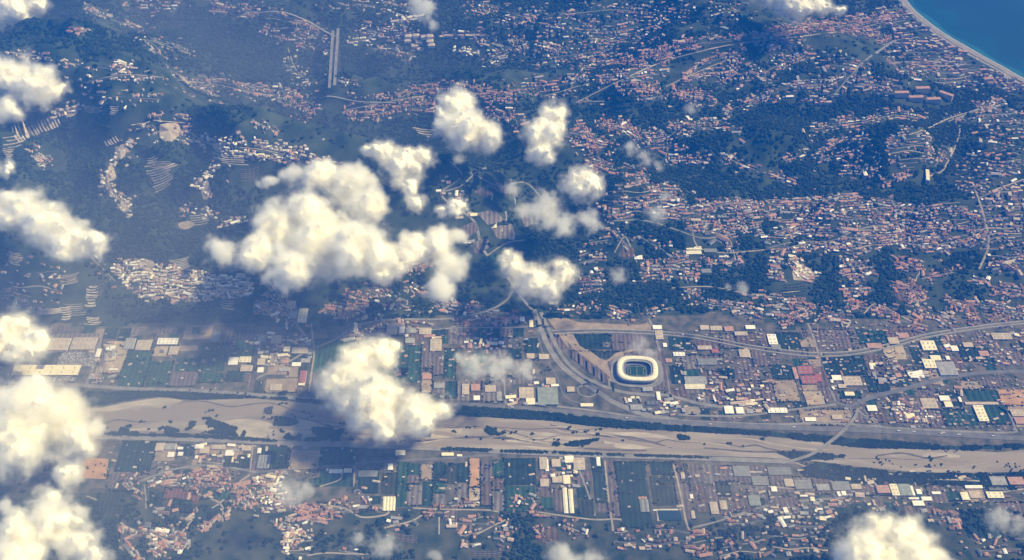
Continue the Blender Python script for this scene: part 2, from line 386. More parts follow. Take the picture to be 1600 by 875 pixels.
road('1300,150 1340,105 1380,75 1400,62', 18, 'asphalt_old'); road('1408,2 1430,28 1465,55 1510,83 1560,110 1600,134 1700,180', 26, 'concrete', 2)
road('950,345 1010,345 1060,360 1100,372 1150,365', 9, 'asphalt_old'); road('960,395 975,370 985,385 995,410', 7, 'track')
road('1080,350 1090,385 1130,395 1200,390', 8, 'track'); road('1200,388 1240,378 1300,376 1340,358 1380,352 1420,340 1450,322 1500,316', 6, 'asphalt_old'); road('1520,285 1535,330 1545,380 1530,420', 12, 'track'); road('1545,300 1600,280', 9, 'track')
road('1050,450 1110,448 1180,460 1250,455', 7, 'track'); road('1350,490 1370,475 1420,500 1450,510', 8, 'track')
road('135,775 160,785 180,800 195,822 240,835 270,845 298,815 320,800 345,785 372,755 390,742', 8, 'track'); road('225,757 228,780 228,795', 8, 'asphalt_old'); road('310,772 345,788 348,815', 8, 'track')
road('500,788 540,795 565,808 600,805 610,797', 9, 'track'); road('600,825 640,815 660,805', 8, 'track'); road('686,808 686,835', 6, 'track'); road('745,835 770,822 790,812', 7, 'track'); road('480,868 510,864 560,866 590,864', 7, 'track')
road('500,760 530,750 535,738', 7, 'track'); road('553,728 553,760', 7, 'track'); road('395,694 391,735', 6, 'track'); road('320,722 380,728', 6, 'track')
road('645,794 700,796 760,797 780,800', 7, 'track'); road('840,800 880,806 930,812 970,812 976,830', 8, 'track'); road('905,735 915,760 925,790 930,806', 8, 'concrete'); road('945,720 950,770 958,830', 9, 'track'); road('1052,725 1062,765 1072,815 1078,830', 10, 'track')
road('1080,825 1120,815 1165,800 1200,790 1260,782 1320,778', 10, 'asphalt_old'); road('1200,760 1270,765 1320,755', 7, 'track'); road('1560,770 1590,765 1640,762', 8, 'track')
road('135,130 180,118 230,118 280,125 340,132 400,146 450,150', 7, 'track'); road('215,190 190,235 175,262 168,285 190,315 200,330', 7, 'track'); road('285,198 330,225 400,232 450,242', 7, 'track'); road('230,62 262,72 300,86', 6, 'track')
road('540,172 600,160 660,150 720,148', 8, 'track'); road('900,160 960,130 1040,95 1140,70 1240,58 1320,48', 10, 'track'); road('1040,135 1090,112 1140,92', 8, 'track')
# parallel farm tracks and lanes of the plain are made with the parcels below

# ------------------------------------------------------------------ fields, yards, lots (x0 y0 x1 y1 colour, photograph pixels)
def autoskew(x0, y0, x1, y1):
    xc, yc = (x0 + x1) / 2, (y0 + y1) / 2; k = ((xc - 800) / (yc + 1278) * 1.05 + .03) * (y1 - y0) / 2
    return [(x0 - k, y0), (x1 - k, y0), (x1 + k, y1), (x0 + k, y1)]
FIELDS = '''
192 549 232 604 green;232 564 266 604 green;275 560 311 580 teal;311 536 356 580 green;268 582 309 604 mauve;310 582 350 598 green;287 508 332 530 tan;301 512 313 522 green;331 514 366 540 mauve;345 541 360 551 mauve
366 531 400 556 teal;372 512 398 529 mauve;165 533 197 583 sand;240 541 262 557 sand;278 540 310 549 tan;355 580 380 596 dark;402 520 420 548 grey;421 519 446 550 mauve;420 553 452 586 tan;415 592 466 613 tan
488 530 541 582 green;545 515 590 531 mauve;603 508 642 524 tan;620 540 657 597 green;658 540 676 576 mauve;676 556 697 586 mauve;658 582 675 614 tan;677 596 696 614 grey;617 575 637 590 grey;695 545 712 590 green;697 597 714 622 teal;715 596 733 626 grey;735 596 753 628 brown;756 600 786 628 grey;790 545 815 560 dark;820 528 842 552 dark
857 524 888 545 mauve;893 523 953 546 dark;955 522 1008 547 mauve;943 535 955 543 grey;958 535 972 543 grey;920 549 975 560 olive;893 549 915 560 mauve;1046 525 1082 547 dark;1082 530 1124 546 brown;1128 522 1150 545 mauve;1152 520 1180 540 brown;1065 555 1098 577 grey;1100 555 1125 570 mauve;1048 572 1068 600 dark;1106 580 1134 626 brown;1124 577 1148 591 dark;1150 575 1190 592 mauve;1175 545 1200 572 mauve;1150 595 1195 625 brown;1190 600 1212 640 mauve;1040 606 1075 620 brown
1210 595 1247 628 tan;1205 570 1240 592 dark;1286 556 1352 585 dark;1354 588 1388 612 dark;1330 590 1352 604 mauve;1312 612 1345 622 dark;1381 540 1414 562 sand;1352 556 1380 585 brown;1215 520 1262 545 dark;1255 515 1330 545 mauve;1340 515 1385 537 teal;1385 512 1425 532 brown;1425 545 1440 570 dark;1500 540 1548 565 dark;1550 545 1600 570 mauve;1510 610 1560 626 teal;1475 641 1524 666 teal;1536 634 1576 663 teal;1503 596 1534 609 tan;1535 588 1557 605 mauve;1562 609 1612 632 orange;1440 608 1468 640 mauve;1450 641 1473 668 mauve;1470 612 1500 640 dark;1360 640 1385 660 brown;1580 634 1625 668 tan;1250 640 1330 664 tan
185 690 240 737 dark;243 692 276 720 tan;280 694 305 712 dark;306 695 345 711 tan;346 694 382 712 tan;350 712 390 730 olive;176 738 220 750 mauve;178 752 215 768 olive;404 694 450 732 dark;452 704 500 733 tan;500 694 556 726 dark
255 762 286 780 redearth;283 767 312 788 redearth;283 782 300 792 green;315 765 360 780 green;232 770 255 790 dark;300 790 345 815 dark;150 770 196 800 olive;140 790 182 820 olive;240 796 290 822 olive
484 748 500 760 green;500 734 552 760 teal;560 733 592 770 dark;601 722 614 736 grey;597 740 620 772 olive;620 722 636 792 green;638 724 656 742 teal;638 743 656 756 mauve;638 758 660 790 grey;658 726 676 750 tan;660 752 676 790 teal;678 722 696 752 dark;677 754 696 770 green;678 772 696 788 grey;696 726 712 756 olive;713 756 732 790 grey;713 724 732 754 dark;733 716 749 760 orange;733 762 750 790 sand;751 722 768 752 mauve;751 754 768 790 brown;769 718 786 745 green;769 747 786 766 brown;769 768 788 798 grey;788 716 838 758 dark;790 760 836 800 green
843 736 860 758 mauve;844 759 862 776 brown;846 777 864 796 green;864 737 882 746 tan;866 764 882 800 mauve;900 737 926 758 mauve;902 760 922 778 dark;904 780 928 804 olive;926 716 944 786 dark;934 786 958 800 mauve;940 720 962 740 brown;948 742 968 808 mauve;966 722 1014 824 dark;1016 722 1050 742 dark;1018 744 1056 790 olive;1054 722 1070 752 brown;1058 755 1082 812 mauve;1076 726 1094 756 mauve;1086 758 1106 800 brown;1096 726 1116 756 grey;1108 758 1132 806 mauve;1118 728 1150 752 mauve;1120 754 1140 775 olive;1152 728 1200 756 mauve;1142 776 1180 800 brown;1168 760 1200 780 grey
1200 742 1240 770 mauve;1242 745 1270 768 grey;1272 748 1312 772 brown;1312 755 1368 774 mauve;1370 756 1400 774 brown;1402 757 1424 775 mauve;1450 760 1478 785 mauve;1480 768 1502 783 teal;1505 765 1540 785 tan;1545 742 1578 765 mauve;1580 745 1640 762 mauve;1505 800 1560 840 dark;1560 785 1640 815 mauve;1200 775 1250 800 mauve
96 540 150 572 asphalt_old;20 588 118 597 asphalt_old;2 540 60 566 asphalt_old;40 690 120 712 mauve;60 715 110 735 mauve
'''
TAKEN = []           # world rectangles already covered (x, y, r)
def parse(t): return [e.split() for l in t.strip().splitlines() for e in l.split(';') if e.strip()]
FBOX = []
for k, (x0, y0, x1, y1, c) in enumerate(parse(FIELDS)):
    q = autoskew(float(x0), float(y0), float(x1), float(y1)); FBOX.append((float(x0), float(y0), float(x1), float(y1)))
    j = [(a + R.uniform(-.8, .8), b + R.uniform(-.6, .6)) for a, b in q]
    patch('field' if c not in ('asphalt_old', 'tan', 'sand', 'orange') else ('car_park' if c == 'asphalt_old' else 'bare_lot'), j, c, 1.0 + .15 * (k % 5), 2)
k_ = 0
for s, c in (('132,714 170,718 165,749 124,747', 'orange'), ('855,499 880,496 905,504 1000,508 1012,504 1022,516 868,515', 'tan'), ('879,522 896,523 905,540 930,556 955,570 946,580 925,566 900,550', 'tan'),
             ('872,520 890,522 902,541 925,556 948,564 962,552 985,546 1015,546 1036,556 1046,612 1030,607 1000,606 965,602 945,590 920,572 895,552 880,535', 'tan'), ('886,533 896,545 930,570 953,590 945,600 915,578 890,556', 'mauve'), ('900,548 918,546 945,566 930,572', 'tan'), ('948,566 990,548 1036,548 1046,612 1000,606 960,598', 'mauve'), ('1028,596 1046,612 1030,598', 'tan'), ('1250,570 1284,570 1300,604 1262,606', 'brown'), ('1262,562 1280,562 1284,573 1266,573', 'tan'), ('1252,602 1276,602 1278,611 1255,611', 'tan'), ('1254,612 1282,612 1290,632 1262,634', 'sand'),
             ('1250,535 1262,527 1272,533 1275,543 1252,543', 'tan'), ('752,404 775,396 795,404 780,424 765,418', 'teal'), ('738,380 760,372 770,385 750,394', 'grey'), ('60,523 156,521 151,549 48,553', 'grey'), ('1390,628 1440,622 1455,662 1400,660', 'mauve'),
             ('1060,812 1065,795 1025,796 1027,815', 'gravel_pale')):
    k_ += 1; patch('bare_lot' if c in ('tan', 'sand', 'orange', 'gravel_pale') else 'field', s, c, 1.9 + .14 * k_, 2.5)
# strips between the parking bays beside the stadium
for k in range(5):
    x = 902 + 12 * k; y = 553 + 10 * k
    patch('car_park', [(x, y), (x + 3, y + 2), (x + 4, y + 17), (x + 1, y + 14)], 'asphalt_old', 2.6, 1)
    patch('car_park', [(x + 5, y + 4), (x + 9, y + 6), (x + 10, y + 19), (x + 6, y + 17)], 'dark', 2.4, 1)
# the rest of the plain is parcelled as well
def covered(x, y): return any(a - 2 < x < b + 2 and c - 2 < y < d + 2 for a, c, b, d in FBOX)
PAL = ['dark', 'dark', 'teal', 'green', 'mauve', 'mauve', 'grey', 'brown', 'olive', 'tan']
for (xa, ya, xb, yb) in ((0, 508, 840, 604), (1045, 515, 1600, 650), (560, 716, 1600, 800), (140, 690, 560, 740)):
    x = xa
    while x < xb:
        w = R.uniform(12, 24); y = ya + R.uniform(0, 6)
        while y < yb - 6:
            h = R.uniform(9, 26); cx, cyy = x + w / 2, y + h / 2
            fy = np.interp(cx, [0, 300, 470, 520, 700, 870, 1020, 1230, 1420, 1600], [508, 508, 527, 517, 500, 505, 498, 520, 502, 492])
            if not covered(cx, cyy) and not covered(x + 3, y + 3) and not covered(x + w - 3, y + h - 3) and cyy > fy + 6 and (cyy < 690 or y > np.interp(cx, [0, 560, 1100, 1200, 1300, 1400, 1600], [692, 712, 722, 728, 753, 760, 768])) and R.random() < .8 and not (840 < cx < 1045 and 490 < cyy < 650):
                patch('field', autoskew(x + .7, y + .6, x + w - .7, y + h - .5), R.choice(PAL), .5 + .02 * (int(x + y) % 9), 1)
            y += h
        x += w
# ------------------------------------------------------------------ terraces on the hillsides (corners in the photograph, number of steps)
def terraces(s, n, mode='h', mat='terrace', fill=.55):
    a, b, c, d = [np.array(p) for p in PL(s)]
    root = None
    for k in range(n):
        u0, u1 = k / n, (k + fill * R.uniform(.55, 1.45)) / n
        if mode == 'h': q = [a + (d - a) * u0, b + (c - b) * u0, b + (c - b) * u1, a + (d - a) * u1]
        else: q = [a + (b - a) * u0, a + (b - a) * u1, d + (c - d) * u1, d + (c - d) * u0]
        if mode == 'h':
            e0, e1 = R.uniform(0, .25), R.uniform(0, .25)
            q = [q[0] + (q[1] - q[0]) * e0, q[1] + (q[0] - q[1]) * e1, q[2] + (q[3] - q[2]) * e1, q[3] + (q[2] - q[3]) * e0]
        if root is None:
            x, y, z = hit([a[0]], [a[1]]); root = link('terraced_field', None, kind='structure'); root.location = (x[0], y[0], z[0])
            off = np.array([x[0], y[0], z[0]])
        nn = 7; t = np.linspace(0, 1, nn)
        if mode == 'h': e, g = q[0] + np.outer(t, q[1] - q[0]), q[3] + np.outer(t, q[2] - q[3])
        else: e, g = q[0] + np.outer(t, q[3] - q[0]), q[1] + np.outer(t, q[2] - q[1])
        bow = 1.2 * np.sin(t * math.pi)[:, None] * np.array([0, 1.0]); e = e + bow; g = g + bow
        E_ = np.stack(hit(e[:, 0], e[:, 1]), 1) - off; G_ = np.stack(hit(g[:, 0], g[:, 1]), 1) - off
        v = []; f = []
        for i in range(nn):
            zt = max(E_[i, 2], G_[i, 2]) + 2.5
            v += [(E_[i, 0], E_[i, 1], zt), (G_[i, 0], G_[i, 1], zt), (G_[i, 0], G_[i, 1], zt - 9)]
            if i: p = 3 * i; f += [(p - 3, p, p + 1, p - 2), (p - 2, p + 1, p + 2, p - 1)]
        link('terrace_step', mesh('terrace_step', v, f, mat), root)
for s, n, mode, mat, fill in (
    ('20,210 92,178 99,196 30,223', 15, 'v', 'terrace', .6), ('220,270 281,252 268,288 240,307', 9, 'h', 'terrace', .62), ('230,248 245,243 250,257 224,264', 4, 'h', 'terrace', .6), ('320,236 400,240 395,262 345,256', 6, 'h', 'terrace', .4),
    ('163,222 188,210 194,219 168,230', 6, 'v', 'terrace', .6), ('171,166 188,166 185,180 169,180', 5, 'h', 'terrace', .5), ('133,447 156,447 152,480 132,480', 8, 'h', 'terrace', .55), ('133,495 160,496 160,509 131,509', 4, 'h', 'terrace', .5),
    ('343,445 368,448 366,486 342,482', 10, 'h', 'terrace', .4), ('222,420 268,422 262,455 224,455', 8, 'h', 'terrace', .45), ('272,426 310,430 308,462 274,462', 7, 'h', 'terrace', .45), ('2,428 46,440 50,470 0,466', 7, 'h', 'olive', .35),
    ('54,246 66,238 72,258 60,263', 5, 'h', 'terrace', .5), ('610,832 655,838 656,850 618,846', 5, 'h', 'mauve', .55), ('160,780 196,795 190,812 165,800', 6, 'h', 'olive', .5), ('345,352 372,345 376,352 352,360', 4, 'h', 'olive', .5),
    ('420,232 450,238 446,256 416,250', 6, 'h', 'terrace', .4), ('640,198 690,204 680,218 645,212', 4, 'h', 'yard', .35), ('1210,446 1265,440 1268,462 1214,466', 5, 'h', 'olive', .3), ('720,862 790,860 790,872 722,874', 4, 'h', 'mauve', .5)):
    terraces(s, n, mode, mat, fill)
for s, c in (('250,195 275,192 282,205 268,222 250,216', 'yard'), ('265,203 287,202 284,212 268,213', 'sand'), ('330,225 355,222 365,235 345,245', 'yard'), ('278,350 292,345 305,350 295,358 282,358', 'sand'), ('100,170 122,165 120,178 104,184', 'yard'),
             ('180,230 198,225 195,245 182,250', 'yard'), ('165,268 178,262 182,290 170,290', 'yard'), ('190,310 202,315 198,332 188,328', 'yard'), ('312,285 325,282 330,305 318,312', 'yard'), ('215,405 240,408 238,420 214,420', 'yard'),
             ('276,455 308,458 306,466 274,464', 'redearth'), ('1240,415 1262,418 1272,435 1240,438', 'yard'), ('1395,455 1440,452 1430,470 1405,470', 'brown'), ('975,385 990,388 988,403 966,400', 'brown'), ('840,826 868,824 872,848 842,846', 'brown'),
             ('60,483 95,482 92,490 58,492', 'yard')):
    p = np.array(PL(s)); c0 = p.mean(0); Q = [tuple(c0 + (np.array(a) - c0)) for a in smooth_line(PL(s) + [PL(s)[0]], 2)[:-1]]
    x, y, z = hit(np.array(Q)[:, 0], np.array(Q)[:, 1]); cx, cy_, cz = hit([c0[0]], [c0[1]])
    v = list(zip(x, y, z + 2.5)) + [(cx[0], cy_[0], max(cz[0], z.mean()) + 2.5)]; n = len(Q)
    link('bare_lot', mesh('bare_lot', v, [(i, n, (i + 1) % n) for i in range(n)], c), kind='structure')

for q, c in (('745,333 772,328 790,345 762,352', 'grey'), ('766,355 800,350 806,372 778,374', 'grey'), ('714,358 740,346 748,360 724,376', 'mauve'), ('740,300 765,286 785,292 760,310', 'mauve'), ('772,284 806,292 800,305 776,300', 'grey'), ('700,312 716,310 718,328 702,330', 'mauve'), ('812,330 826,326 834,350 820,356', 'grey'), ('735,384 752,376 760,390 744,398', 'mauve'), ('690,268 712,262 724,276 702,284', 'olive'), ('430,448 445,446 456,470 442,474', 'mauve'), ('446,476 462,474 474,500 458,504', 'grey')):
    patch('bare_lot', q, c, 2.2, nx=4, ny=4)
for k in range(30):                        # small terraced plots of the left-hand hills
    cx, cyy = R.choice([(R.uniform(10, 480), R.uniform(160, 300)), (R.uniform(120, 420), R.uniform(300, 470)), (R.uniform(5, 120), R.uniform(400, 490))]); w, h, sl = R.uniform(10, 24), R.uniform(5, 11), R.uniform(-5, 5)
    terraces(f'{cx - w},{cyy - h + sl} {cx + w},{cyy - h - sl} {cx + w * R.uniform(.7, 1)},{cyy + h - sl} {cx - w * R.uniform(.7, 1)},{cyy + h + sl}', R.randint(4, 8), 'h', R.choice(['terrace', 'olive', 'yard', 'olive', 'mauve']), R.uniform(.25, .5))

# ------------------------------------------------------------------ labels: a thing is named by its look and by its place round a landmark
LAND = [(997, 572, 'the stadium'), (521, 100, 'the twin-deck viaduct'), (1290, 695, 'the river bridge'), (1262, 590, 'the red-roofed complex'), (75, 578, 'the long cream mall'), (148, 732, 'the orange earth lot'),
        (888, 780, 'the two long pale greenhouses'), (1045, 807, 'the dark rimmed basin'), (247, 275, 'the fan-shaped terraces'), (997, 396, 'the lone white hall'), (330, 750, 'the pink river village'), (540, 480, 'the row-house estate'),
        (1500, 70, 'the beach'), (1435, 155, 'the row of slab blocks'), (850, 520, 'the motorway fork'), (1350, 655, 'the junction loop'), (450, 565, 'the slanting plain road'), (655, 66, 'the hilltop estate'), (1100, 72, 'the long pink ridge town'),
        (770, 350, 'the side-valley sheds'), (1580, 620, 'the orange yard'), (490, 800, 'the reddish hamlet'), (60, 200, 'the ribbed terraces'), (1252, 420, 'the pale hillside crescent'), (1420, 440, 'the pink hillside estate'), (1390, 762, 'the white riverside sheds'), (740, 755, 'the orange field column')]
def ordinal(n): return f"{n}{'th' if 10 <= n % 100 <= 20 else {1: 'st', 2: 'nd', 3: 'rd'}.get(n % 10, 'th')}"
PENDING = []
def name_later(o, what, cat, grp, px, py):
    d = [((px - x) ** 2 + (1.3 * (py - y)) ** 2, x, y, n) for x, y, n in LAND]; q, x, y, n = min(d)
    side = ('right of' if px > x else 'left of') if abs(px - x) > 1.3 * abs(py - y) else ('below' if py > y else 'above')
    PENDING.append((o, what, cat, grp, f'{side} {n}', q))
def name_all():
    by = {}
    for p in PENDING: by.setdefault((p[1], p[4]), []).append(p)
    for (what, place), L in by.items():
        L.sort(key=lambda p: p[5])
        for i, (o, _w, cat, grp, _p, _q) in enumerate(L):
            o['label'] = f'{what} {place}' + (f', {ordinal(i + 1)} closest to it' if len(L) > 1 else ''); o['category'] = cat
            if grp: o['group'] = grp

# ------------------------------------------------------------------ large sheds and greenhouses of the plain, traced one by one
def box_walls(P, z0, z1):
    n = len(P); v = [(x, y, z0) for x, y in P] + [(x, y, z1) for x, y in P]
    return v, [(i, (i + 1) % n, n + (i + 1) % n, n + i) for i in range(n)]
def shed(q, h, roof, wall='w_cream', kind='w', spans=1, what=None):
    p = np.array(q); gx_, gy_, gz = hit(p[:, 0], p[:, 1]); base = float(gz.min())
    x, y = flat(p[:, 0], p[:, 1], base + h); P = list(zip(x, y))          # the roof outline stands at roof height
    c = np.mean(P, 0); P = [(a - c[0], b - c[1]) for a, b in P]
    if sum(a[0] * b[1] - b[0] * a[1] for a, b in zip(P, P[1:] + P[:1])) < 0: P = [P[0], P[3], P[2], P[1]]; long_first = False
    A, B, C_, D = [np.array(k) for k in P]
    if np.linalg.norm(B - A) < np.linalg.norm(C_ - B): A, B, C_, D = B, C_, D, A     # A-B is the long side
    root = link('greenhouse' if kind == 'g' else 'warehouse', None); root.location = (c[0], c[1], base)
    v, f = box_walls([tuple(k) for k in (A, B, C_, D)], -2, h); link('walls', mesh('walls', v, f, wall), root)
    rise = .9 if kind == 'w' else 2.2
    for s in range(spans):
        u0, u1 = s / spans, (s + 1) / spans; um = (u0 + u1) / 2; e = .004
        a0, b0 = A + (D - A) * (u0 + e), B + (C_ - B) * (u0 + e); a1, b1 = A + (D - A) * (u1 - e), B + (C_ - B) * (u1 - e); am, bm = A + (D - A) * um, B + (C_ - B) * um
        z = h + .25; v = [(*a0, z), (*b0, z), (*bm, z + rise), (*am, z + rise), (*a1, z), (*b1, z)]
        f = [(0, 1, 2, 3), (3, 2, 5, 4), (0, 3, 4), (1, 5, 2)]
        ro = link('roof' if spans == 1 else 'roof_span', mesh('roof', v, f, roof), root)
        if kind == 'w':
            L_ = np.linalg.norm(b0 - a0); W_ = np.linalg.norm(a1 - a0)
            if L_ > 60 and W_ > 26:
                for k in range(min(6, int(L_ // 22))):
                    t = (k + .5) / max(1, min(6, int(L_ // 22))); m_ = am + (bm - am) * t; dl = (bm - am) / L_ * 3; dw = (a1 - a0) / W_
                    for sg in (-1, 1):
                        cc = m_ + dw * W_ * .22 * sg; z2 = z + rise * .56 + .35
                        vv = [(*(cc - dl - dw * W_ * .1), z2), (*(cc + dl - dw * W_ * .1), z2), (*(cc + dl + dw * W_ * .1), z2), (*(cc - dl + dw * W_ * .1), z2)]
                        vv += [(a, b, zz - .8) for a, b, zz in vv]
                        link('rooflight', mesh('rooflight', vv, [(0, 1, 2, 3), (0, 4, 5, 1), (1, 5, 6, 2), (2, 6, 7, 3), (3, 7, 4, 0)], 'rooflight'), ro)
    cpx, cpy = p.mean(0)
    TAKEN.append((c[0], c[1], .5 * max(np.linalg.norm(B - A), np.linalg.norm(D - A))))
    size = np.linalg.norm(B - A); word = 'large' if size > 90 else 'mid-sized' if size > 45 else 'small'
    if kind == 'g': name_later(root, what or f'{word} ridged greenhouse', 'greenhouse', 'greenhouses of the plain', cpx, cpy)
    else: name_later(root, what or f'{word} {ROOFWORD.get(roof, "pale")}-roofed shed', 'warehouse', 'sheds of the plain', cpx, cpy)
    return root
SHEDS = '''
20 570 124 586 9 r_cream;60 528 108 547 9 r_tan;112 527 150 546 9 r_tan;150 545 157 558 6 r_white;195 528 210 545 8 r_grey;213 531 236 547 8 r_tan;246 528 278 538 8 r_white;264 541 278 554 7 r_tan;357 558 372 570 7 r_white;374 557 392 566 7 r_cream;376 570 394 580 7 r_tan;172 540 180 548 7 r_white
403 524 415 534 7 r_grey;424 524 440 536 7 r_tan;443 541 453 549 7 r_cream;456 543 480 552 7 r_tan;402 560 414 570 7 r_tan;402 574 412 582 7 r_white;468 579 478 598 9 r_red;466 598 476 602 7 r_cream;422 600 440 610 6 r_tan;436 574 452 580 6 r_grey;456 566 470 572 6 r_white;470 560 484 566 6 r_grey
604 510 620 522 7 r_tan;624 510 632 520 7 r_white;634 512 650 520 7 r_grey;655 512 674 522 7 r_tan;633 528 648 536 7 r_grey;672 530 690 548 8 r_tan;660 584 674 592 7 r_pink;618 606 630 615 7 r_white;678 598 694 606 7 r_grey;722 600 733 616 7 r_tan;736 600 750 610 7 r_pink;758 602 775 612 7 r_tan;776 612 784 626 7 r_grey;740 618 750 625 6 r_white
840 605 872 632 10 r_green;811 605 834 622 8 r_tan;822 622 836 632 8 r_cream;907 630 927 635 7 r_cream;1026 612 1032 625 8 r_white;981 622 987 628 7 r_white;812 495 820 502 7 r_white;827 500 833 511 7 r_cream;1020 508 1034 514 9 r_white;1024 516 1036 530 8 r_tan;1036 536 1042 542 6 r_white;886 604 898 612 7 r_tan;853 590 868 600 7 r_tan;823 552 835 560 7 r_tan;842 553 858 561 7 r_tan
1090 540 1112 546 8 r_beige;1112 545 1123 551 8 r_red;1155 546 1172 558 8 r_tan;1070 588 1104 600 6 r_grey;1094 508 1108 515 7 r_tan;1110 509 1128 516 7 r_tan;1132 510 1146 517 7 r_pink;1148 518 1168 524 7 r_tan;1132 634 1146 646 8 r_white;1150 636 1162 646 8 r_white;1165 508 1180 514 7 r_white;1052 550 1070 556 7 r_white;1040 560 1050 566 7 r_pink;1004 605 1020 611 7 r_grey;1010 626 1030 632 7 r_dark;985 632 1004 640 7 r_grey
1247 572 1270 584 10 r_red;1252 587 1275 599 10 r_red;1274 584 1284 596 9 r_red;1240 574 1246 592 8 r_pink;1440 532 1462 547 10 r_cream;1454 555 1470 563 9 r_cream;1443 561 1462 575 9 r_cream;1466 565 1494 586 10 r_grey;1486 540 1497 548 8 r_white;1478 556 1484 562 7 r_white;1320 612 1335 618 8 r_cream;1355 633 1370 642 8 r_white;1388 527 1404 537 7 r_tan;1468 618 1484 626 8 r_white;1476 627 1488 636 8 r_cream;1525 633 1541 658 9 r_cream;1508 628 1560 632 6 r_tan;1355 536 1378 544 7 r_pink;1200 522 1214 538 8 r_white;1498 620 1502 628 7 r_white;1440 622 1464 638 7 r_tan;1580 640 1600 650 8 r_tan;1586 652 1606 662 8 r_pink;1300 586 1315 594 7 r_white;1318 588 1346 602 7 r_tan;1310 600 1322 606 7 r_tan;1200 637 1230 645 7 r_white;1258 652 1275 658 7 r_white;1300 648 1316 655 7 r_tan;1404 520 1420 528 7 r_pink;1550 520 1580 530 8 r_tan;1530 548 1545 556 7 r_pink;1505 535 1520 542 7 r_tan
243 692 256 704 8 r_tan;258 693 275 702 8 r_grey;262 706 272 714 7 r_white;277 698 286 702 6 r_white;278 706 286 712 6 r_white;312 698 326 708 7 r_tan;330 695 352 702 7 r_tan;352 703 366 712 7 r_white;378 696 392 704 7 r_tan;402 700 408 708 6 r_white;514 733 535 739 6 r_white;537 732 550 738 6 r_cream;618 703 633 711 8 r_cream;690 707 709 712 7 r_cream;606 724 614 734 7 r_white;714 710 722 713 6 r_white
843 714 855 733 8 r_tan;852 717 857 736 6 r_white;862 717 876 729 8 r_tan;896 715 914 734 8 r_tan;863 744 879 754 8 r_tan;880 742 891 756 9 r_cream;932 714 938 728 7 r_white;844 748 858 760 7 r_tan;1078 772 1083 779 7 r_white;1110 784 1122 803 8 r_tan;1125 782 1136 796 8 r_tan;1170 774 1188 790 8 r_green;1080 798 1086 810 7 r_tan;1064 738 1070 748 7 r_tan;1020 796 1060 798 4 r_white
1205 760 1214 768 8 r_white;1250 773 1262 776 7 r_white;1266 776 1273 783 7 r_cream;1315 767 1322 774 7 r_white;1392 756 1404 774 8 r_cream;1405 756 1424 774 8 r_green;1420 759 1428 774 7 r_white;1432 764 1440 772 7 r_white;1420 777 1436 780 7 r_white;1426 782 1444 790 7 r_white;1440 776 1456 782 7 r_white;1456 768 1470 772 7 r_white;1502 769 1514 781 8 r_cream;1515 767 1532 778 8 r_tan;1542 768 1568 778 9 r_cream;1508 758 1535 763 7 r_white;1548 744 1572 758 8 r_grey;1576 745 1600 757 8 r_pink;1370 758 1390 770 8 r_pink;1226 748 1240 760 8 r_tan;1276 756 1296 766 8 r_grey;1330 756 1346 764 7 r_tan
990 388 1003 405 9 r_white;750 330 792 348 9 r_grey;756 348 786 362 9 r_grey;762 338 776 356 9 r_cream;716 360 742 378 8 r_grey;724 372 736 380 8 r_white;790 352 804 374 8 r_grey;700 318 716 326 7 r_tan;466 482 480 503 9 r_cream;448 470 462 482 8 r_tan;440 455 450 465 7 r_tan;452 486 464 496 7 r_grey;1245 118 1262 126 8 r_grey;757 280 800 296 9 r_grey;740 300 770 312 9 r_grey;780 306 806 318 8 r_grey
'''
GREENH = '''598 776 618 798 5 4 p;880 762 887 802 6 1 p;889 764 896 802 6 1 p;402 711 422 732 5 4 n;1072 384 1096 390 5 2 p;1072 391 1096 397 5 2 p;1100 388 1120 394 5 3 n;1120 330 1135 340 5 3 n;560 735 590 745 5 3 n;1200 730 1236 742 5 5 n;1090 560 1120 570 5 4 n;1000 780 1014 800 5 2 n;1146 728 1172 744 5 4 n;1175 744 1200 758 5 4 n;1242 750 1268 764 5 4 n;1300 752 1328 766 5 4 n;1545 760 1575 766 5 4 n;1070 600 1102 608 5 4 p;1205 538 1220 546 5 2 n;330 518 344 534 5 2 n;1096 420 1112 426 4 2 n'''
for x0, y0, x1, y1, h, c in parse(SHEDS):
    what = {('20', '570'): 'long cream mall roof dotted with rooflights', ('990', '388'): 'white flat-roofed hall standing alone in hillside trees', ('468', '579'): 'narrow red-roofed hall'}.get((x0, y0))
    shed(autoskew(float(x0), float(y0), float(x1), float(y1)), float(h), c, R.choice(['w_cream', 'w_white', 'w_grey']), what=what)
for x0, y0, x1, y1, h, n, c in parse(GREENH):
    shed(autoskew(float(x0), float(y0), float(x1), float(y1)), float(h), 'glasshouse_pale' if c == 'p' else 'glasshouse', 'glasshouse', 'g', int(n), 'very long narrow pale greenhouse' if x0 in ('880', '889') else None)
x, y = flat(np.array([1027., 1063, 1066, 1030]), np.array([798., 798, 814, 814])); W = ccw(list(zip(x, y)))
bv, bf = slab_geo(W, np.full(4, 5.2), 1); link('pond', mesh('pond', bv, bf, 'sea'), kind='structure')

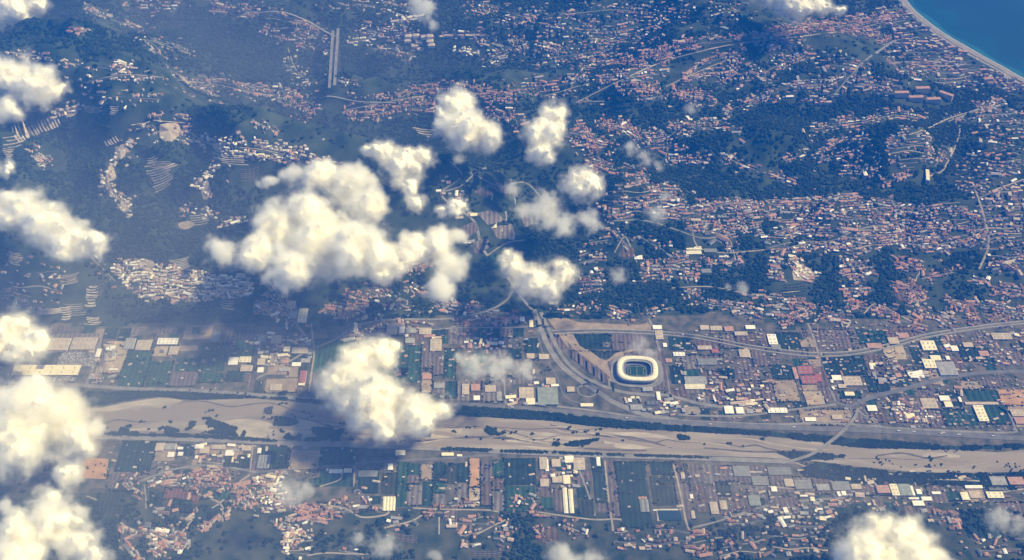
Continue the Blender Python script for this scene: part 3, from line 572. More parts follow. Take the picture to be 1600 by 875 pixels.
# ------------------------------------------------------------------ stadium
def supern(a, b, n, e=3.2):
    t = np.linspace(0, 2 * math.pi, n, endpoint=False); c, s = np.cos(t), np.sin(t)
    return np.stack([a * np.sign(c) * np.abs(c) ** (2 / e), b * np.sign(s) * np.abs(s) ** (2 / e)], 1)
def ring(prof, n=72, close=False):
    """prof: (a, b, z) outlines lofted one into the next"""
    v = []; f = []
    for a, b, z in prof: v += [(p[0], p[1], z) for p in supern(a, b, n)]
    m = len(prof)
    for r in range(m - 1 if not close else m):
        for i in range(n):
            p, q = r * n, ((r + 1) % m) * n; f.append((p + i, p + (i + 1) % n, q + (i + 1) % n, q + i))
    return v, f
sx, sy = flat(995.5, 577, 20)
st = link('stadium', None, label='oval stadium with a pale ring roof round a dark pitch', category='stadium'); st.location = (sx, sy, 0); st.rotation_euler = (0, 0, math.radians(-3))
v, f = ring([(150, 122, -1), (148, 120, 5), (100, 80, 5.01)]); link('podium', mesh('podium', v, f, 'asphalt_old'), st)
v, f = ring([(112, 88, 5), (119, 95, 12), (121, 97, 19), (118, 94, 25)]); link('facade', mesh('facade', v, f, 'stadium_shell', smooth_=True), st)
v, f = ring([(118, 94, 24), (114, 91, 30.5), (104, 82, 33.5), (92, 71, 32), (86, 64, 28), (88, 66, 25.5), (104, 82, 28), (114, 90, 24)], close=True); link('roof_ring', mesh('roof_ring', v, f, 'stadium_roof', smooth_=True), st)
for k in range(40):
    pts_ = [supern(a, b, 40)[k] for a, b in ((113.6, 90.6), (104, 82), (92, 71))]; q_ = [(pts_[0], 31.2), (pts_[1], 34.0), (pts_[2], 32.5)]
    t_ = np.array([-pts_[0][1], pts_[0][0]]); t_ /= np.linalg.norm(t_); v = []; f = []
    for p_, z_ in q_: v += [(*(p_ + t_ * .7), z_), (*(p_ - t_ * .7), z_), (*(p_ - t_ * .7), z_ - 1.2), (*(p_ + t_ * .7), z_ - 1.2)]
    for i in range(2): f += [(4 * i + j, 4 * i + (j + 1) % 4, 4 * i + 4 + (j + 1) % 4, 4 * i + 4 + j) for j in range(4)]
    link('roof_rib', mesh('roof_rib', v, f, 'stadium_shell'), st)
v, f = ring([(87, 65, 27), (78, 56, 24.5), (78, 56, 23.5), (87, 65, 25)], close=True); link('inner_canopy', mesh('inner_canopy', v, f, 'stadium_shell'), st)
for k, (a0, b0, z0_, a1, b1, z1_) in enumerate(((110, 86, 23, 86, 62, 14), (86, 62, 13, 64, 42, 6.5))):
    v, f = ring([(a0 - (a0 - a1) * t / 8, b0 - (b0 - b1) * t / 8, z0_ + (z1_ - z0_) * t / 8) for t in range(9)])
    link('stand_tier', mesh('stand_tier', v, f, 'seats'), st)
v = [(x, y, 5.6) for x, y in ((-62, -40), (62, -40), (62, 40), (-62, 40))]; pi = link('pitch', mesh('pitch', v, [(0, 1, 2, 3)], 'pitch'), st)
for a, b, c, d in ((-52, -34, 52, -33.4), (-52, 33.4, 52, 34), (-52, -34, -51.4, 34), (51.4, -34, 52, 34), (-.3, -34, .3, 34), (-52, -20, -36, -19.4), (-52, 19.4, -36, 20), (-36.6, -20, -36, 20), (36, -20, 52, -19.4), (36, 19.4, 52, 20), (36, -20, 36.6, 20)):
    link('pitch_line', mesh('pitch_line', [(a, b, 5.66), (c, b, 5.66), (c, d, 5.66), (a, d, 5.66)], [(0, 1, 2, 3)], 'paint_white'), pi)
TAKEN.append((float(sx), float(sy), 150))

# ------------------------------------------------------------------ viaduct and river bridge
def prism(path, w, th, up=0):
    v, f = [], []; P = np.asarray(path); t = np.gradient(P[:, :2], axis=0); t /= np.linalg.norm(t, axis=1)[:, None]; n = np.stack([-t[:, 1], t[:, 0]], 1)
    for p, q in zip(P, n):
        for sx_, dz in ((.5, 0), (-.5, 0), (-.5, -th), (.5, -th)): v.append((p[0] + q[0] * w * sx_, p[1] + q[1] * w * sx_, p[2] + dz + up))
    for i in range(len(P) - 1):
        a, b = 4 * i, 4 * i + 4; f += [(a + k, a + (k + 1) % 4, b + (k + 1) % 4, b + k) for k in range(4)]
    f += [(3, 2, 1, 0), tuple(len(v) - 4 + k for k in range(4))]
    return v, f
def offset(P, d):
    P = np.asarray(P, float).copy(); t = np.gradient(P[:, :2], axis=0); t /= np.linalg.norm(t, axis=1)[:, None]
    P[:, 0] -= t[:, 1] * d; P[:, 1] += t[:, 0] * d; return P
def bridge(name, paths, w, th, rail, piers, props, mat='concrete', road_mat='asphalt_old'):
    root = link(name, None, **props); c = np.mean(paths[0], 0); root.location = (c[0], c[1], 0)
    o = np.array([c[0], c[1], 0])
    for P in paths:
        P = np.asarray(P) - o
        v, f = prism(P, w, th); dk = link('deck', mesh('deck', v, f, mat), root)
        v, f = prism(P, w - 3, .3, .33); link('carriageway', mesh('carriageway', v, f, road_mat), dk)
        for s in (-1, 1):
            v, f = prism(offset(P, s * (w / 2 - .6)), 1.2, 1.6, 1.7); link('parapet', mesh('parapet', v, f, 'concrete'), dk)
        for k in range(1, piers + 1):
            i = int(k * (len(P) - 1) / (piers + 1)); p = P[i]; g = height(p[0] + o[0], p[1] + o[1]) - 3
            if p[2] - th - g < 3: continue
            a = w * .28; v, f = box_walls([(p[0] - a, p[1] - 3), (p[0] + a, p[1] - 3), (p[0] + a, p[1] + 3), (p[0] - a, p[1] + 3)], g, p[2] - th)
            link('pier', mesh('pier', v, f, mat), root)
    return root
paths = []
for (ax, ay, bx, by) in ((522, 60, 516.5, 150), (530.5, 60, 525, 150)):
    x, y, z = hit([ax, bx], [ay, by]); t = np.linspace(0, 1, 25)
    paths.append(np.stack([x[0] + (x[1] - x[0]) * t, y[0] + (y[1] - y[0]) * t, z[0] + (z[1] - z[0]) * t + 14], 1))
    g = height(paths[-1][:, 0], paths[-1][:, 1]); paths[-1][:, 2] += max(0, float((g + 12 - paths[-1][:, 2]).max()))
bridge('viaduct', paths, 21, 4, 1, 8, dict(label='tall motorway viaduct of two parallel decks crossing a wooded valley', category='viaduct'))
P = smooth_line(PL('1341,638 1336,652 1324,667 1309,682 1290,697 1268,711 1245,719 1222,724'), 5); x, y, z = hit(P[:, 0], P[:, 1])
hgt = 11 * np.sin(np.linspace(.12, math.pi - .1, len(x))) ** .5
bridge('river_bridge', [np.stack([x, y, z + hgt], 1)], 17, 2.2, 1, 9, dict(label='curving grey road bridge over the gravel river', category='bridge'))
# ------------------------------------------------------------------ houses: style | spacing | half width (0 = area) | line or outline in the photograph
TOWNS = '''v|7|5|135,10 165,27 205,40 235,60 270,72 300,85;v|8|10|225,60 255,78;v|7|8|200,5 270,8;p|6|9|330,12 400,20 440,28;p|5|7|118,42 128,48;v|12|5|15,82 80,90;v|7|5|100,97 150,105 200,108;b|5|9|188,105 206,112;v|7|7|130,128 180,120 230,120 270,122
v|5.5|10|270,122 300,135 345,130 400,145 450,150;v|6|5|320,140 345,165;v|11|9|140,148 250,155;b|7|6|85,182 125,166;p|5.5|9|240,188 290,192;b|6|9|245,205 285,215;b|6|10|320,222 400,235 450,242;v|7|6|205,195 235,190;b|6|6|215,200 190,235 175,262 165,285 195,318 200,330;b|6|6|335,262 312,292 325,300;b|7|6|285,330 300,320 320,332 350,350 375,342;v|7|7|55,240 75,255
p|5.5|0|400,15 440,20 520,45 515,60 480,75 445,70 400,45;v|8|10|450,75 460,105 475,120;v|7|8|500,65 515,80;w|6|6|545,66 578,62;v|6|9|570,45 620,55 640,50;v|8|8|580,75 640,88;v|9|10|490,0 600,10;v|8|10|600,5 640,20;w|6|6|620,35 650,28;v|7|6|690,55 760,52;w|5|5|715,78 738,80;v|7|10|740,10 800,30;v|8|10|750,60 800,75;v|7|9|760,95 800,80;v|7|5|510,122 560,130;v|7|6|455,128 475,132
v|5.5|7|400,142 440,150;p|5|9|455,150 490,165 475,180;p|5|8|545,160 600,160 660,140 700,135 760,145;p|4.5|7|545,172 560,182 620,172 680,165;v|5|9|680,165 720,170;p|5|9|760,150 800,150;p|5|8|770,175 810,190;v|6|6|400,190 430,205;b|6|6|400,225 440,230 490,245;v|6|6|460,245 530,258;s|9|14|700,300 720,330
v|8.5|13|800,20 900,20 980,15 1080,25 1160,15;p|5|6|805,22 830,28;v|8|13|850,45 950,50 1040,30;v|8|14|920,60 1000,65 1030,55;v|6|9|800,60 820,80;v|6|9|840,70 880,80;v|8|13|830,95 900,85 960,75 1000,75;p|4|7|945,100 1000,90 1060,76 1120,64 1200,56;p|4.2|6|1060,70 1140,64 1200,58;p|4.5|7|960,106 1040,94
v|6|10|935,125 990,120 1030,115;v|7|12|800,140 860,135 900,125 920,100;v|7|7|850,150 920,130;p|4.5|6|1070,125 1100,100 1140,88 1160,82;v|6|8|1080,115 1140,110 1150,90;p|4.5|6|970,138 1025,140;v|5.5|6|1000,155 1035,150;p|5|5|905,158 945,158;p|4.6|8|1060,145 1110,155;v|6|8|1130,120 1150,135;v|6|10|1170,110 1200,120;v|6|8|1140,170 1200,150
p|5|8|940,193 980,200;v|5|9|970,195 1000,215 1040,215 1070,195;v|5.5|8|1070,200 1110,195 1150,200;v|6|5|800,175 810,200;p|5|6|905,195 930,240;v|6|10|895,215 920,225 950,230;v|5.5|6|1045,250 1105,250;v|6|7|920,250 960,265;p|4.5|5|918,255 935,265;v|6|8|960,265 1010,275;v|7|6|1020,230 1070,232;v|8|6|1130,245 1180,265
p|4.3|9|1200,55 1260,42 1320,40 1400,25;a|6.5|0|1330,45 1370,20 1410,5 1440,40 1500,85 1560,115 1600,130 1600,152 1540,130 1480,105 1430,80 1390,60;p|4.2|9|1330,40 1370,55 1385,65;v|7|0|1370,62 1440,70 1520,100 1560,135 1500,140 1420,120 1380,95;a|10|0|1370,62 1440,70 1520,100 1560,135 1500,140 1420,120 1380,95;p|4.5|10|1420,100 1500,105;v|5.5|10|1200,75 1240,65;v|6|9|1200,110 1260,85;v|7|13|1290,100 1340,110 1300,130;v|6|9|1200,150 1240,135 1290,130;a|7.5|0|1245,160 1260,140 1320,132 1320,145 1290,165;v|5.5|10|1340,130 1390,135
v|6|8|1280,200 1350,190 1400,180 1440,185;v|5.5|8|1480,190 1520,175 1560,160;v|5|0|1385,225 1410,195 1450,220 1450,250 1420,270 1380,245;v|6|6|1285,235 1310,220 1350,215;v|6|6|1280,250 1320,240 1370,245;v|6|8|1320,265 1370,270;p|5|6|1385,285 1415,275;b|5.5|6|1450,215 1455,240;v|6|6|1460,260 1475,240;v|7.5|0|1505,182 1600,165 1600,240 1560,235 1520,215;a|10|0|1510,180 1600,165 1600,240 1560,235 1520,215;v|7.5|0|1490,262 1520,238 1600,232 1600,272 1560,277 1530,300 1500,300;a|10|0|1490,262 1520,238 1600,232 1600,272 1560,277 1530,300 1500,300;v|6|6|1200,270 1240,285;v|6|6|1225,250 1260,240
v|5.5|0|935,318 950,295 1000,283 1060,290 1075,320 1060,345 1000,330 950,350;v|5.2|0|1060,335 1150,312 1200,315 1200,370 1150,365 1080,365;v|5.2|0|1200,310 1330,302 1400,318 1480,322 1520,330 1520,385 1450,395 1380,385 1340,400 1290,390 1200,395;v|7|0|1520,292 1600,282 1600,400 1560,410 1530,390;a|10|0|1520,292 1600,282 1600,400 1560,410 1530,390;v|6.5|0|1000,405 1080,405 1090,440 1000,440;v|7|0|905,395 945,395 945,460 905,460
v|9|9|960,360 985,390;v|8|8|1000,370 1050,400;v|9|8|920,380 950,375;v|7|8|1060,420 1085,440;v|6|6|1075,460 1090,455;v|5.5|8|1070,405 1130,412;p|5.5|8|1080,330 1130,320;v|5.5|8|1110,360 1140,375 1150,410;v|6|0|1200,400 1225,405 1225,440 1200,440;b|5|6|1235,405 1250,425 1270,432;v|5.5|0|1310,400 1370,410 1360,430 1340,445 1315,430;v|6|6|1320,455 1355,455;p|5|8|1405,410 1435,420 1430,440;p|4.6|6|1400,445 1440,460 1420,470;p|5.5|6|1440,435 1490,425;p|5|8|1450,385 1500,375 1540,360
a|6.5|7|1540,415 1590,420;v|6|6|1515,435 1540,440;p|6|6|1555,455 1600,460;v|7|8|1570,450 1600,455;v|6|6|1180,460 1225,465;p|5.5|9|1240,475 1265,485 1230,500;v|5.5|9|1280,490 1325,500;p|5.5|7|1325,475 1350,480;v|6|8|1200,485 1230,490;p|5|6|1370,485 1400,490;p|5.5|7|1400,500 1440,512;p|5|8|1485,475 1510,480 1520,500;v|6|10|1430,480 1480,500;v|6|11|1530,475 1560,480 1600,490;p|6|8|1560,500 1590,490;v|6|8|1100,475 1150,480 1185,490;v|7|8|935,480 980,495;v|9|8|870,480 905,485;v|9|6|1010,490 1050,480
p|6|9|705,510 750,505 800,500;v|7|8|560,510 600,505;v|7|8|640,505 700,515;s|8|0|720,530 790,530 790,545 720,545;s|8|8|605,515 680,520;v|6.5|9|580,455 640,480;p|6|8|625,425 670,410;v|7|8|690,480 780,490;v|7|8|640,450 690,480;p|5|0|500,488 540,456 582,460 578,485 545,500;v|6|11|420,455 445,485 470,515;v|6|8|400,475 430,490;b|6|0|165,420 215,405 310,425 390,432 390,460 300,470 230,470 200,450;v|14|0|0,400 80,410 120,440 60,490 10,490;v|12|8|140,400 180,440
p|4.8|0|300,735 340,728 362,745 358,768 320,772 300,758;v|7|0|230,745 300,735 300,760 235,760;v|6|6|200,755 230,775;v|8|8|250,800 270,795;v|7|7|190,822 240,835 270,842;v|6|7|240,845 285,855 275,830;v|6|6|290,815 305,805;p|6|5|312,830 350,805 375,775;v|7|8|375,765 400,800;v|8|8|195,850 215,870;b|7|7|240,860 260,870;b|5.5|0|400,745 440,738 447,760 440,800 405,800;p|6|9|465,795 490,800 530,795;v|7|9|480,810 520,805;v|7|8|435,820 465,825;b|5|0|440,835 485,828 498,850 480,868 445,865;v|8|8|530,800 560,795;v|8|6|560,765 580,790
v|8|8|610,820 640,820;v|8|0|700,810 800,805 800,860 720,850;p|7|8|660,800 690,800;v|7|6|705,790 735,788;v|9|6|530,860 560,865;p|6|5|840,830 860,835 855,845;v|9|0|800,770 840,775 840,790 800,790;p|7|4|830,803 860,805;v|9|8|880,820 915,835;v|11|0|960,830 1080,825 1080,860 960,860;p|6.5|0|1080,830 1110,830 1110,870 1075,870;v|7|0|1130,800 1200,790 1200,815 1130,825;v|11|0|1110,840 1200,830 1200,870 1120,870;v|12|0|1200,820 1290,815 1290,870 1200,870;p|6|5|1490,805 1495,830;v|8|0|1440,800 1500,795 1500,820 1450,815
f|18|0|0,515 480,528 480,610 0,600;f|13|0|560,508 840,505 840,630 560,620;f|9|0|1050,520 1600,500 1600,675 1060,655;f|18|0|560,718 1050,728 1050,800 560,800;f|11|0|1050,728 1600,742 1600,800 1050,800;f|16|0|170,690 560,700 560,740 170,740;s|9|0|1200,795 1330,775 1380,800 1300,812 1210,820;v|12|0|1520,840 1600,835 1600,870 1500,870;s|8|0|1310,745 1400,752 1400,775 1310,775;s|8|0|960,625 1060,620 1080,650 980,648;s|7.5|0|1065,575 1110,580 1150,640 1080,630;s|7|0|1140,600 1200,605 1200,645 1140,640;s|7|0|1290,590 1345,590 1350,605 1300,610;b|6|0|1385,632 1440,625 1452,660 1395,658;s|7.5|0|1350,560 1440,580 1460,600 1380,610;s|7.5|0|1470,530 1600,520 1600,570 1480,560;s|8|0|150,540 180,535 175,600 140,600;s|8|0|400,515 485,530 485,560 400,580;s|8|0|800,600 870,600 870,635 800,635;s|8|0|545,515 590,512 590,530 545,530;s|8|0|860,715 900,712 900,760 862,760;s|9|0|300,695 390,695 390,728 310,722'''
PALS = {'v': ('r_pink r_beige r_brown r_pink r_grey r_beige r_terracotta r_slate r_brown r_pink r_grey r_white', 'w_white w_white w_cream w_pink w_grey', (11, 18), (6, 10)),
        'p': ('r_pink r_pink r_terracotta r_beige r_pink r_brown', 'w_pink w_cream w_ochre w_white', (11, 17), (7, 11)),
        'b': ('r_beige r_cream r_white r_tan r_pink', 'w_cream w_white', (12, 20), (6, 9)), 'w': ('r_white r_cream r_beige', 'w_white', (13, 20), (7, 11)),
        'a': ('r_grey r_beige r_tan r_slate r_pink r_brown', 'w_cream w_cream w_pink w_grey', (14, 20), (14, 30)), 'f': ('r_grey r_tan r_slate r_grey r_pink r_beige r_brown', 'w_grey w_cream w_white', (7, 15), (4, 7)), 's': ('r_grey r_tan r_white r_pink r_grey r_beige r_cream', 'w_grey w_cream w_white', (14, 24), (6, 9))}
def sample(spacing, half, pts, seed):
    rr = np.random.default_rng(seed); P = np.array(pts); asp = .74; grid = {}; out = []
    ext = half * 1.7 if half else 5
    lo = P.min(0) - ext; hi = P.max(0) + ext
    area = (hi - lo).prod(); tries = int(area / (spacing * spacing * asp) * 10) + 40
    c = rr.uniform(lo, hi, (tries, 2))
    wx_ = c[:, 0] + (6 if half else 13) * (vnoise(c[:, 0] + 900, c[:, 1], 16, 5, 2) - .5); wy_ = c[:, 1] + (5 if half else 11) * (vnoise(c[:, 0], c[:, 1] + 700, 16, 6, 2) - .5)
    if half: ok = rr.random(tries) < np.exp(-1.1 * (poly_dist(wx_, wy_, [tuple(p) for p in P]) / (half * .8 + .3)) ** 2)
    else: ok = in_poly(wx_, wy_, pts)
    gap = vnoise(c[:, 0] + 333, c[:, 1] * 1.5, 26, 71, 3)
    ok &= gap > (.33 if half else .37)
    loc = .72 + 1.15 * vnoise(c[:, 0], c[:, 1] * 1.4 + 50, 18, 91, 2)      # streets and gardens: close here, loose there
    for (x, y), q in zip(c[ok], loc[ok]):
        k = (int(x // spacing), int(y // (spacing * asp)))
        if any((x - a) ** 2 + ((y - b) / asp) ** 2 < (spacing * q) ** 2 * .8 for i in (-1, 0, 1) for j in (-1, 0, 1) for a, b in grid.get((k[0] + i, k[1] + j), ())): continue
        grid.setdefault(k, []).append((x, y)); out.append((float(x), float(y)))
    return out
cand = []   # px, py, style, angle
GRID = {}
def place(x, y, gap, st_, ang):
    k = (int(x // 12), int(y // 9))
    for i in (-1, 0, 1):
        for j in (-1, 0, 1):
            for a, b in GRID.get((k[0] + i, k[1] + j), ()):
                if (x - a) ** 2 + ((y - b) / .74) ** 2 < gap * gap: return
    GRID.setdefault(k, []).append((x, y)); cand.append((x, y, st_, ang))
def lane_rows(q, sp, st_, nrows, seed):
    rr = random.Random(seed); P = smooth_line(q, 8); seg = np.hypot(np.diff(P[:, 0]), np.diff(P[:, 1]) / .74); L = np.concatenate([[0], np.cumsum(seg)])
    for r_ in range(nrows):
        for sg in (-1, 1):
            t = rr.uniform(0, sp)
            while t < L[-1]:
                x, y = np.interp(t, L, P[:, 0]), np.interp(t, L, P[:, 1]); i = min(max(np.searchsorted(L, t), 1), len(P) - 1); dx, dy = P[i] - P[i - 1]; n_ = math.hypot(dx, dy / .74) + 1e-6
                off = sg * (sp * (.66 + 1.0 * r_) + rr.gauss(0, .1 * sp)); ox, oy = -dy / .74 / n_ * off, dx / n_ * off * .74
                if rr.random() > .2 + .1 * r_ and float(vnoise(np.array([x + 333]), np.array([y * 1.5]), 26, 71, 3)[0]) > .36:
                    place(x + ox, y + oy, sp * .68, st_, math.atan2(-dy * 1.4, dx) + rr.gauss(0, .1))
                t += sp * rr.choice([.85, .95, 1.1, 1.1, 1.5])
for n, e in enumerate(x for l in TOWNS.split('\n') for x in l.split(';')):
    st_, sp, hw, pts = e.split('|'); pts = PL(pts); sp, hw = float(sp) * .8, float(hw); q = np.array(pts); lanes = []
    if st_ in 'sf':
        for a, b in sample(sp, hw, pts, n): place(a, b, sp * .7, st_, R.gauss(.05, .15))
        continue
    if hw: lanes.append([tuple(c) for c in smooth_line(pts, 3) + rng.normal(0, .5, (3 * (len(pts) - 1) + 1, 2))])
    else:
        lo, hi = q.min(0), q.max(0); y = lo[1] + R.uniform(2, 5); sl = R.uniform(-.15, .15)
        while y < hi[1] - 1:
            xs = np.arange(lo[0], hi[0], 7.0); ph = R.uniform(0, 6); ys = y + 2.6 * np.sin(xs / 21 + ph) + 1.2 * np.sin(xs / 8.5 + ph * 2) + (xs - xs.mean()) * (sl + R.uniform(-.03, .03))
            run = []
            for a, b, k in list(zip(xs, ys, in_poly(xs, ys, pts) & (vnoise(xs + 77, ys, 30, 15, 2) > .3))) + [(0, 0, False)]:
                if k: run.append((a, b)); continue
                if len(run) > 2: lanes.append(run)
                run = []
            y += sp * .74 * R.uniform(2.3, 3.2)
    for k, q_ in enumerate(lanes):
        road(' '.join(f'{c:.1f},{d:.1f}' for c, d in q_), R.uniform(4, 6.5), R.choice(['asphalt_old', 'track', 'asphalt', 'asphalt']), 1.4, 2.5, 'lane', n=3)
        lane_rows(q_, sp, st_, 1 if not hw else max(1, round(hw * 1.05 / sp)), n * 50 + k)
    for a, b in sample(sp * 1.1, hw, pts, n): place(a, b, sp * .76, st_, R.gauss(0, .3))
lone = [c for c in cand if R.random() < .12]
cand += [(a + R.gauss(0, 14), b + R.gauss(0, 9), 'v', R.uniform(0, 3)) for a, b, s_, _a in lone if s_ in 'vb']
for a, b in ((638, 58), (650, 57), (663, 59), (672, 58), (637, 65), (655, 67), (672, 66), (648, 73), (657, 78), (674, 72)): cand.append((a, b, 'E', .1))
for a, b in ((1407, 150), (1430, 157), (1457, 160), (1440, 143), (1477, 152)): cand.append((a, b, 'S', .05 if a < 1470 else -.6))
for a, b in ((1448, 278),): cand.append((a, b, 'T', 1.35))
px = np.array([c[0] for c in cand]); py = np.array([c[1] for c in cand]); wx, wy, wz = hit(px, py)
TK = np.array(TAKEN); free = np.ones(len(cand), bool)
for tx, ty, tr in TAKEN: free &= np.hypot(wx - tx, wy - ty) > tr + 7
for rp, rw in ROADS: free &= poly_dist(wx, wy, [tuple(p) for p in rp]) > rw / 2 + 5
B = []
for i, (a, b, s, ang) in enumerate(cand):
    if not free[i] and s not in 'EST': continue
    rr = random.Random(i * 7 + 1)
    pal = PALS[{'E': 'p', 'S': 'a', 'T': 'w'}.get(s, s)]
    roof = rr.choice(pal[0].split()); wall = rr.choice(pal[1].split()); w = rr.uniform(*pal[2]) * .74 * math.exp(rr.gauss(0, .25)); l = w * (rr.uniform(1.0, 1.8) if rr.random() < .72 else rr.uniform(2.0, 3.6)); h = rr.uniform(*pal[3])
    shape = 'flat' if s in 'aST' or (s in 'vbw' and rr.random() < .3) or (s in 'sf' and rr.random() < .6) else rr.choice(['gable', 'hip'])
    if s == 'a': l = w * rr.uniform(1.2, 2.9)
    if s == 'E': w, l, h, shape = 34, 46, 16, 'hip'; roof = 'r_beige'; wall = 'w_white'
    if s == 'S': w, l, h, roof, wall = 26, 95, 34, 'r_pink', 'w_cream'
    if s == 'T': w, l, h, roof, wall = 22, 110, 26, 'r_cream', 'w_white'
    k = 1 + .12 * max(0, (300 - b) / 300)
    ang2 = ang + rr.choice([0, 0, 0, 0, math.pi / 2]) + rr.uniform(-.1, .1) if s not in 'EST' else ang
    B.append(dict(x=float(wx[i]), y=float(wy[i]), z=float(wz[i]), px=a, py=b, s=s, w=w * k, l=l * k, h=h, roof=roof, wall=wall, shape=shape, a=ang2))
# unit buildings: length along x, stands on z = 0, walls 0..1
def unit(shape):
    wv = [(sx_ * .5, sy_ * .5, z) for z in (-.35, 1) for sx_, sy_ in ((-1, -1), (1, -1), (1, 1), (-1, 1))]
    wf = [(0, 1, 5, 4), (1, 2, 6, 5), (2, 3, 7, 6), (3, 0, 4, 7)]
    o = .54; z = 1.0
    if shape == 'flat':
        o = .515; rv = [(-o, -o, z), (o, -o, z), (o, o, z), (-o, o, z), (-o, -o, z + .07), (o, -o, z + .07), (o, o, z + .07), (-o, o, z + .07)]
        rf = [(4, 5, 6, 7), (0, 1, 5, 4), (1, 2, 6, 5), (2, 3, 7, 6), (3, 0, 4, 7)]
    else:
        e = o if shape == 'gable' else .22; rv = [(-o, -o, z - .03), (o, -o, z - .03), (o, o, z - .03), (-o, o, z - .03), (-e, 0, z + .42), (e, 0, z + .42)]
        rf = [(0, 1, 5, 4), (2, 3, 4, 5), (1, 2, 5), (3, 0, 4)]
    return wv, wf, rv, rf
UNITS = {s: unit(s) for s in ('flat', 'gable', 'hip')}
UM = {}
def um(part, shape, mat):
    k = (part, shape, mat)
    if k not in UM:
        wv, wf, rv, rf = UNITS[shape]; UM[k] = mesh(part, wv if part == 'walls' else rv, wf if part == 'walls' else rf, mat)
    return UM[k]
def depth(b): return b['y'] * ST - (b['z'] - H) * CT
def showing(b): return math.sqrt(b['w'] * b['l']) * (1 + .4 * b['h'] / b['w']) / depth(b)
def inview(b): return -5 < b['px'] < 1605 and -5 < b['py'] < 880
KIND = {'v': 'house', 'p': 'house', 'b': 'house', 'w': 'house', 'a': 'apartment_block', 'E': 'apartment_block', 'S': 'apartment_block', 'T': 'apartment_block', 's': 'small_shed', 'f': 'small_shed'}
rest = []
for kind, limit, cat, grp in (('house', 300, 'house', 'houses of the hills and villages'), ('apartment_block', 260, 'apartment block', 'apartment blocks of the seaside town'), ('small_shed', 200, 'shed', 'small sheds of the plain')):
    L = sorted((b for b in B if KIND[b['s']] == kind), key=showing, reverse=True)
    for i, b in enumerate(L):
        if i >= limit: rest.append(b); continue
        root = link(kind, None); root.location = (b['x'], b['y'], b['z']); root.rotation_euler = (0, 0, b['a']); root.scale = (b['l'], b['w'], b['h'])
        link('walls', um('walls', b['shape'], b['wall']), root); link('roof', um('roof', b['shape'], b['roof']), root)
        c = ROOFWORD[b['roof']]; sh = {'flat': 'flat', 'gable': 'gabled', 'hip': 'hipped'}[b['shape']]
        if kind == 'house': what = f'{c} {sh}-roofed house'
        elif kind == 'small_shed': what = f'small {c} {sh}-roofed shed'
        else: what = f'{c}-roofed ' + ('long slab block' if b['l'] > 50 else 'square apartment block' if b['s'] == 'E' else 'apartment block')
        name_later(root, what, cat, grp, b['px'], b['py'])
# the thousands beyond: joined
def joined(name, L, label, cat):
    mats = sorted({m for b in L for m in (b['roof'], b['wall'])}); V = []; Fc = []; FM = []
    for b in L:
        wv, wf, rv, rf = UNITS[b['shape']]; ca, sa = math.cos(b['a']), math.sin(b['a'])
        for vv, ff, m in ((wv, wf, b['wall']), (rv, rf, b['roof'])):
            n = len(V); mi = mats.index(m)
            for x, y, z in vv:
                x *= b['l']; y *= b['w']; V.append((b['x'] + ca * x - sa * y, b['y'] + sa * x + ca * y, b['z'] + z * b['h']))
            Fc += [tuple(n + k for k in q) for q in ff]; FM += [mi] * len(ff)
    return link(name, mesh(name, V, Fc, mats, FM), kind='stuff', label=label, category=cat)
joined('distant_housing', rest, 'thousands of small pale and pink roofed buildings over the hills', 'houses')

V, Fc, FM = [], [], []
for b in B:
    if R.random() > (.9 if b['s'] == 'b' else .6) or b['s'] in 'EST': continue
    a = R.gauss(0, .35); r0 = b['w'] * R.uniform(.5, 1.0); cx, cyy = b['x'] + math.cos(a) * r0 * R.choice([-1, 1]), b['y'] + math.sin(a) * r0 * R.choice([-1, 1]); n = len(V)
    ux, uy = b['w'] * R.uniform(.6, 2.0), b['w'] * R.uniform(.3, .7)
    for i in range(7):
        t = i * .8976; q = R.uniform(.75, 1.15); lx, ly = math.cos(t) * ux * q, math.sin(t) * uy * q
        x, y = cx + lx * math.cos(a) - ly * math.sin(a), cyy + lx * math.sin(a) + ly * math.cos(a); V.append((x, y, 0))
    Fc.append(tuple(range(n, n + 7))); FM.append(R.choice([0, 0, 3, 3] if b['px'] < 500 else [0, 1, 1, 2, 2, 3]))
V = np.array(V); V[:, 2] = height(V[:, 0], V[:, 1]) + 1.6
link('garden_ground', mesh('garden_ground', V, Fc, ['yard', 'mauve', 'olive', 'grey'], FM), kind='stuff', label='pale yards and drives around the hillside houses', category='yards')

